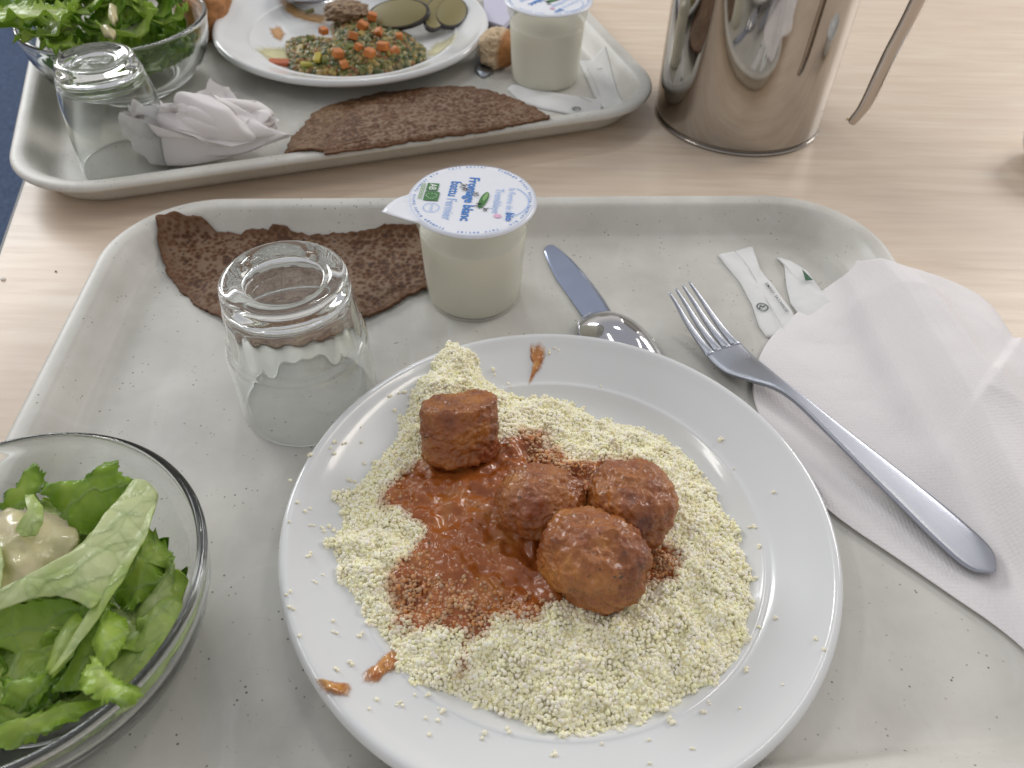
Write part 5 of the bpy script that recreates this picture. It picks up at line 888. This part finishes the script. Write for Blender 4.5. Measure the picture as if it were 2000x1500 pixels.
for k in range(60):
    a = rs.uniform(0, 6.28); q = rs.random() ** .5; vx = [p[0] for p in VP]; vy = [p[1] for p in VP]; x = rs.uniform(min(vx), max(vx)); y = rs.uniform(min(vy), max(vy))
    if not bool(inpoly(np.array([x]), np.array([y]), VP)[0]): continue
    dd_ = float(sdist(np.array([x]), np.array([y]), VP)[0]); z = float(zplate(math.hypot(x - PC2[0], y - PC2[1]))) + .0145 * (1 - math.exp(-dd_ / .014)) + .0005; k2 = rs.uniform(.005, .011)
    cube('vegetable_piece', (x, y, z), (k2, k2 * rs.uniform(.4, .9), rs.uniform(.003, .006)), (rs.uniform(-.6, .6), rs.uniform(-.6, .6), rs.uniform(0, 3)), T_vp[rs.randrange(5)], vg)
for (u_c, cc, k) in (((-0.18391, 0.7118, 0.016), (.42, .34, .05), .012), ((-0.19276, 0.70654, 0.012), (.36, .33, .06), .012), ((-0.10756, 0.72799, 0.012), (.30, .30, .08), .012), ((-0.20995, 0.74514, 0.012), (.20, .12, .03), .008), ((-0.21204, 0.81877, 0.014), (.12, .11, .03), .009), ((-0.08225, 0.82555, 0.022), (.45, .36, .07), .014)):
    m_ = mat('vegetable_piece', cc, .35); cube('vegetable_piece', u_c, (k, k * .5, .003), (rs.uniform(-.4, .4), rs.uniform(-.4, .4), rs.uniform(0, 3)), m_, vg)
# brown meat lump and stains
def stain(P, colr, label, h=.0006, n=70):
    m_ = mat('stain', colr, .3); feather(m_); G(m_).bump(G(m_).noise(200, 3), .3, .001)
    z = lambda x, y, k: zplate(np.hypot(x - PC2[0], y - PC2[1])) + .0003 + h * (1 - k ** 2)
    o = patch('food_stain', P, z, .0004, m_, None, n=n, rings=8, rag=.0022, sm=1); attr(o, 'k', karr(n, 8)); tag(o, label, 'sauce', 'food smears on the far plate')
stain([(-0.25194, 0.73915, 0.01),(-0.24648, 0.75633, 0.01),(-0.22311, 0.76021, 0.01),(-0.20853, 0.73659, 0.01),(-0.21225, 0.70966, 0.01),(-0.23364, 0.72194, 0.01)], (.66, .62, .34), 'yellow oily smear at the left of the far plate')
stain([(-0.25019, 0.79738, 0.01),(-0.2407, 0.80669, 0.01),(-0.2298, 0.7867, 0.01),(-0.23036, 0.76662, 0.01),(-0.24085, 0.77405, 0.01)], (.55, .30, .12), 'small orange brown sauce blot at the left of the far plate')
stain([(-0.25404, 0.85499, 0.01),(-0.21973, 0.84152, 0.01),(-0.19217, 0.83308, 0.01),(-0.19277, 0.80765, 0.01),(-0.22024, 0.81821, 0.01),(-0.24738, 0.83685, 0.01)], (.62, .38, .17), 'pale orange sauce smear near the spoon on the far plate')
stain([(-0.0952, 0.74422, 0.01),(-0.08388, 0.77911, 0.01),(-0.05969, 0.78782, 0.012),(-0.06262, 0.75857, 0.012),(-0.07997, 0.73432, 0.01)], (.68, .64, .40), 'yellow grainy smear at the right of the far plate')
lump = [(-0.17302, 0.80622, 0.02)][0]; V = []; 
for v in Vi: V.append(np.array(lump) + v * np.array([.021, .019, .0085]) * (1 + .2 * nz(v + 4, 2, 3) + .08 * nz(v + 2, 9, 2)))
m_ = mat('minced_filling', rough=.6); g = G(m_); g.col(g.ramp(g.noise(220, 5), [(.35, (.14, .08, .04)), (.6, (.30, .20, .11)), (.8, (.40, .30, .18))])); g.bump(g.noise(300, 4), .8, .002); o = mesh('minced_lump', V, Fi, m_); reparent(o, vg)
# ---------------------------------------------------------------- pitcher
pc = empty('water_pitcher', (.1908, .6690, ZT)); tag(pc, 'tall stainless steel water pitcher standing on the table right of the trays', 'pitcher')
PR = smooth_prof([(0, .001), (.055, .0008), (.066, .0006), (.0695, .0016), (.0708, .0045), (.0712, .010), (.0716, .05), (.0718, .10), (.0716, .16), (.0712, .19), (.0722, .1935), (.0726, .1955), (.0718, .1965), (.0700, .1950), (.0698, .19), (.0700, .10), (.0698, .010), (.066, .003), (0, .0028)], 4)
o = lathe('pitcher_body', [(max(a, 0), b) for a, b in PR], T_pitch, pc, 160)
seam_r = lathe('base_rim', smooth_prof([(.0690, .0002), (.0704, .0004), (.0712, .0014), (.0712, .0028), (.0706, .0034)], 3), M_steel('dark_rim_steel', .3, .4, (.16, .14, .12)), pc, 120)
ha = R(-28); hd = Vector((math.cos(ha), math.sin(ha), 0)); 
H0 = Vector((.0648, -.099, .050)); H1 = Vector((.0725, -.099, .0985)); H2 = Vector((.0800, -.099, .1520))
HP = [H0 + Vector((-.0030, 0, -.004)), H0 + Vector((0, 0, .002)), H0 + Vector((.0040, 0, .014)), H1, (H1 + H2) / 2 + Vector((.0006, 0, 0)), H2, H2 + Vector((.002, -.002, .020)), H2 + Vector((-.002, .004, .034)), H2 + Vector((-.012, .018, .041)), H2 + Vector((-.024, .032, .041)), H2 + Vector((-.036, .047, .034))]
HPs = smooth_prof([tuple(q) for q in HP], 5); nH = len(HPs); V = []; ss = Vector((.88, .47, 0)).normalized()
wd = np.interp(np.linspace(0, 1, nH), [0, .05, .2, .5, 1], [.0025, .0055, .0072, .0080, .0085]); thk = .0022
for i, q in enumerate(HPs):
    t = Vector(HPs[min(i + 1, nH - 1)] - HPs[max(i - 1, 0)]).normalized(); u = t.cross(ss).normalized()
    for k in np.linspace(-1, 1, 9): V.append(Vector(q) + ss * wd[i] * k + u * (thk / 2 + .0022 * k * k))
    for k in np.linspace(1, -1, 9): V.append(Vector(q) + ss * wd[i] * k + u * (-thk / 2 + .0022 * k * k))
F = grid_faces(nH, 18, True); F.append(list(range(18))[::-1]); F.append([(nH - 1) * 18 + j for j in range(18)]); o = mesh('handle', V, F, M_steel('handle_steel', .10, .2, (.55, .50, .46)), pc)
# ---------------------------------------------------------------- dish at the right edge and crumbs
dc = (.4440, .6000); dish = lathe('small_dish', smooth_prof([(0, .002), (.018, .0015), (.022, .0005), (.025, .002), (.032, .012), (.0350, .022), (.0352, .0235), (.0340, .0235), (.0335, .022), (.030, .012), (.022, .005), (0, .004)], 4), T_plate, None, 80)
dish.location = (*dc, ZT + .0002); tag(dish, 'edge of a small round white dish cut off at the right on the table', 'dish')
def crumb(p, r, colr, label):
    V = [np.array(p) + v * r * (1 + .25 * nz(v + p[0] * 90, 2, 2)) * np.array([1, 1, .6]) for v in V2]; o = mesh('crumb', V, F2, mat('crumb', colr, .7)); tag(o, label, 'crumb', 'crumbs on the table')
crumb((0.28885, 0.6663, -0.0046), .0010, (.55, .38, .08), 'tiny golden crumb on the table between pitcher and its handle tip')
crumb((-0.30847, 0.42307, -0.0048), .0007, (.06, .05, .04), 'tiny dark speck on the table at the left of the near tray')
crumb((-0.33948, 0.41344, -0.0048), .0016, (.75, .72, .66), 'small white fleck on the table by the left frame edge')
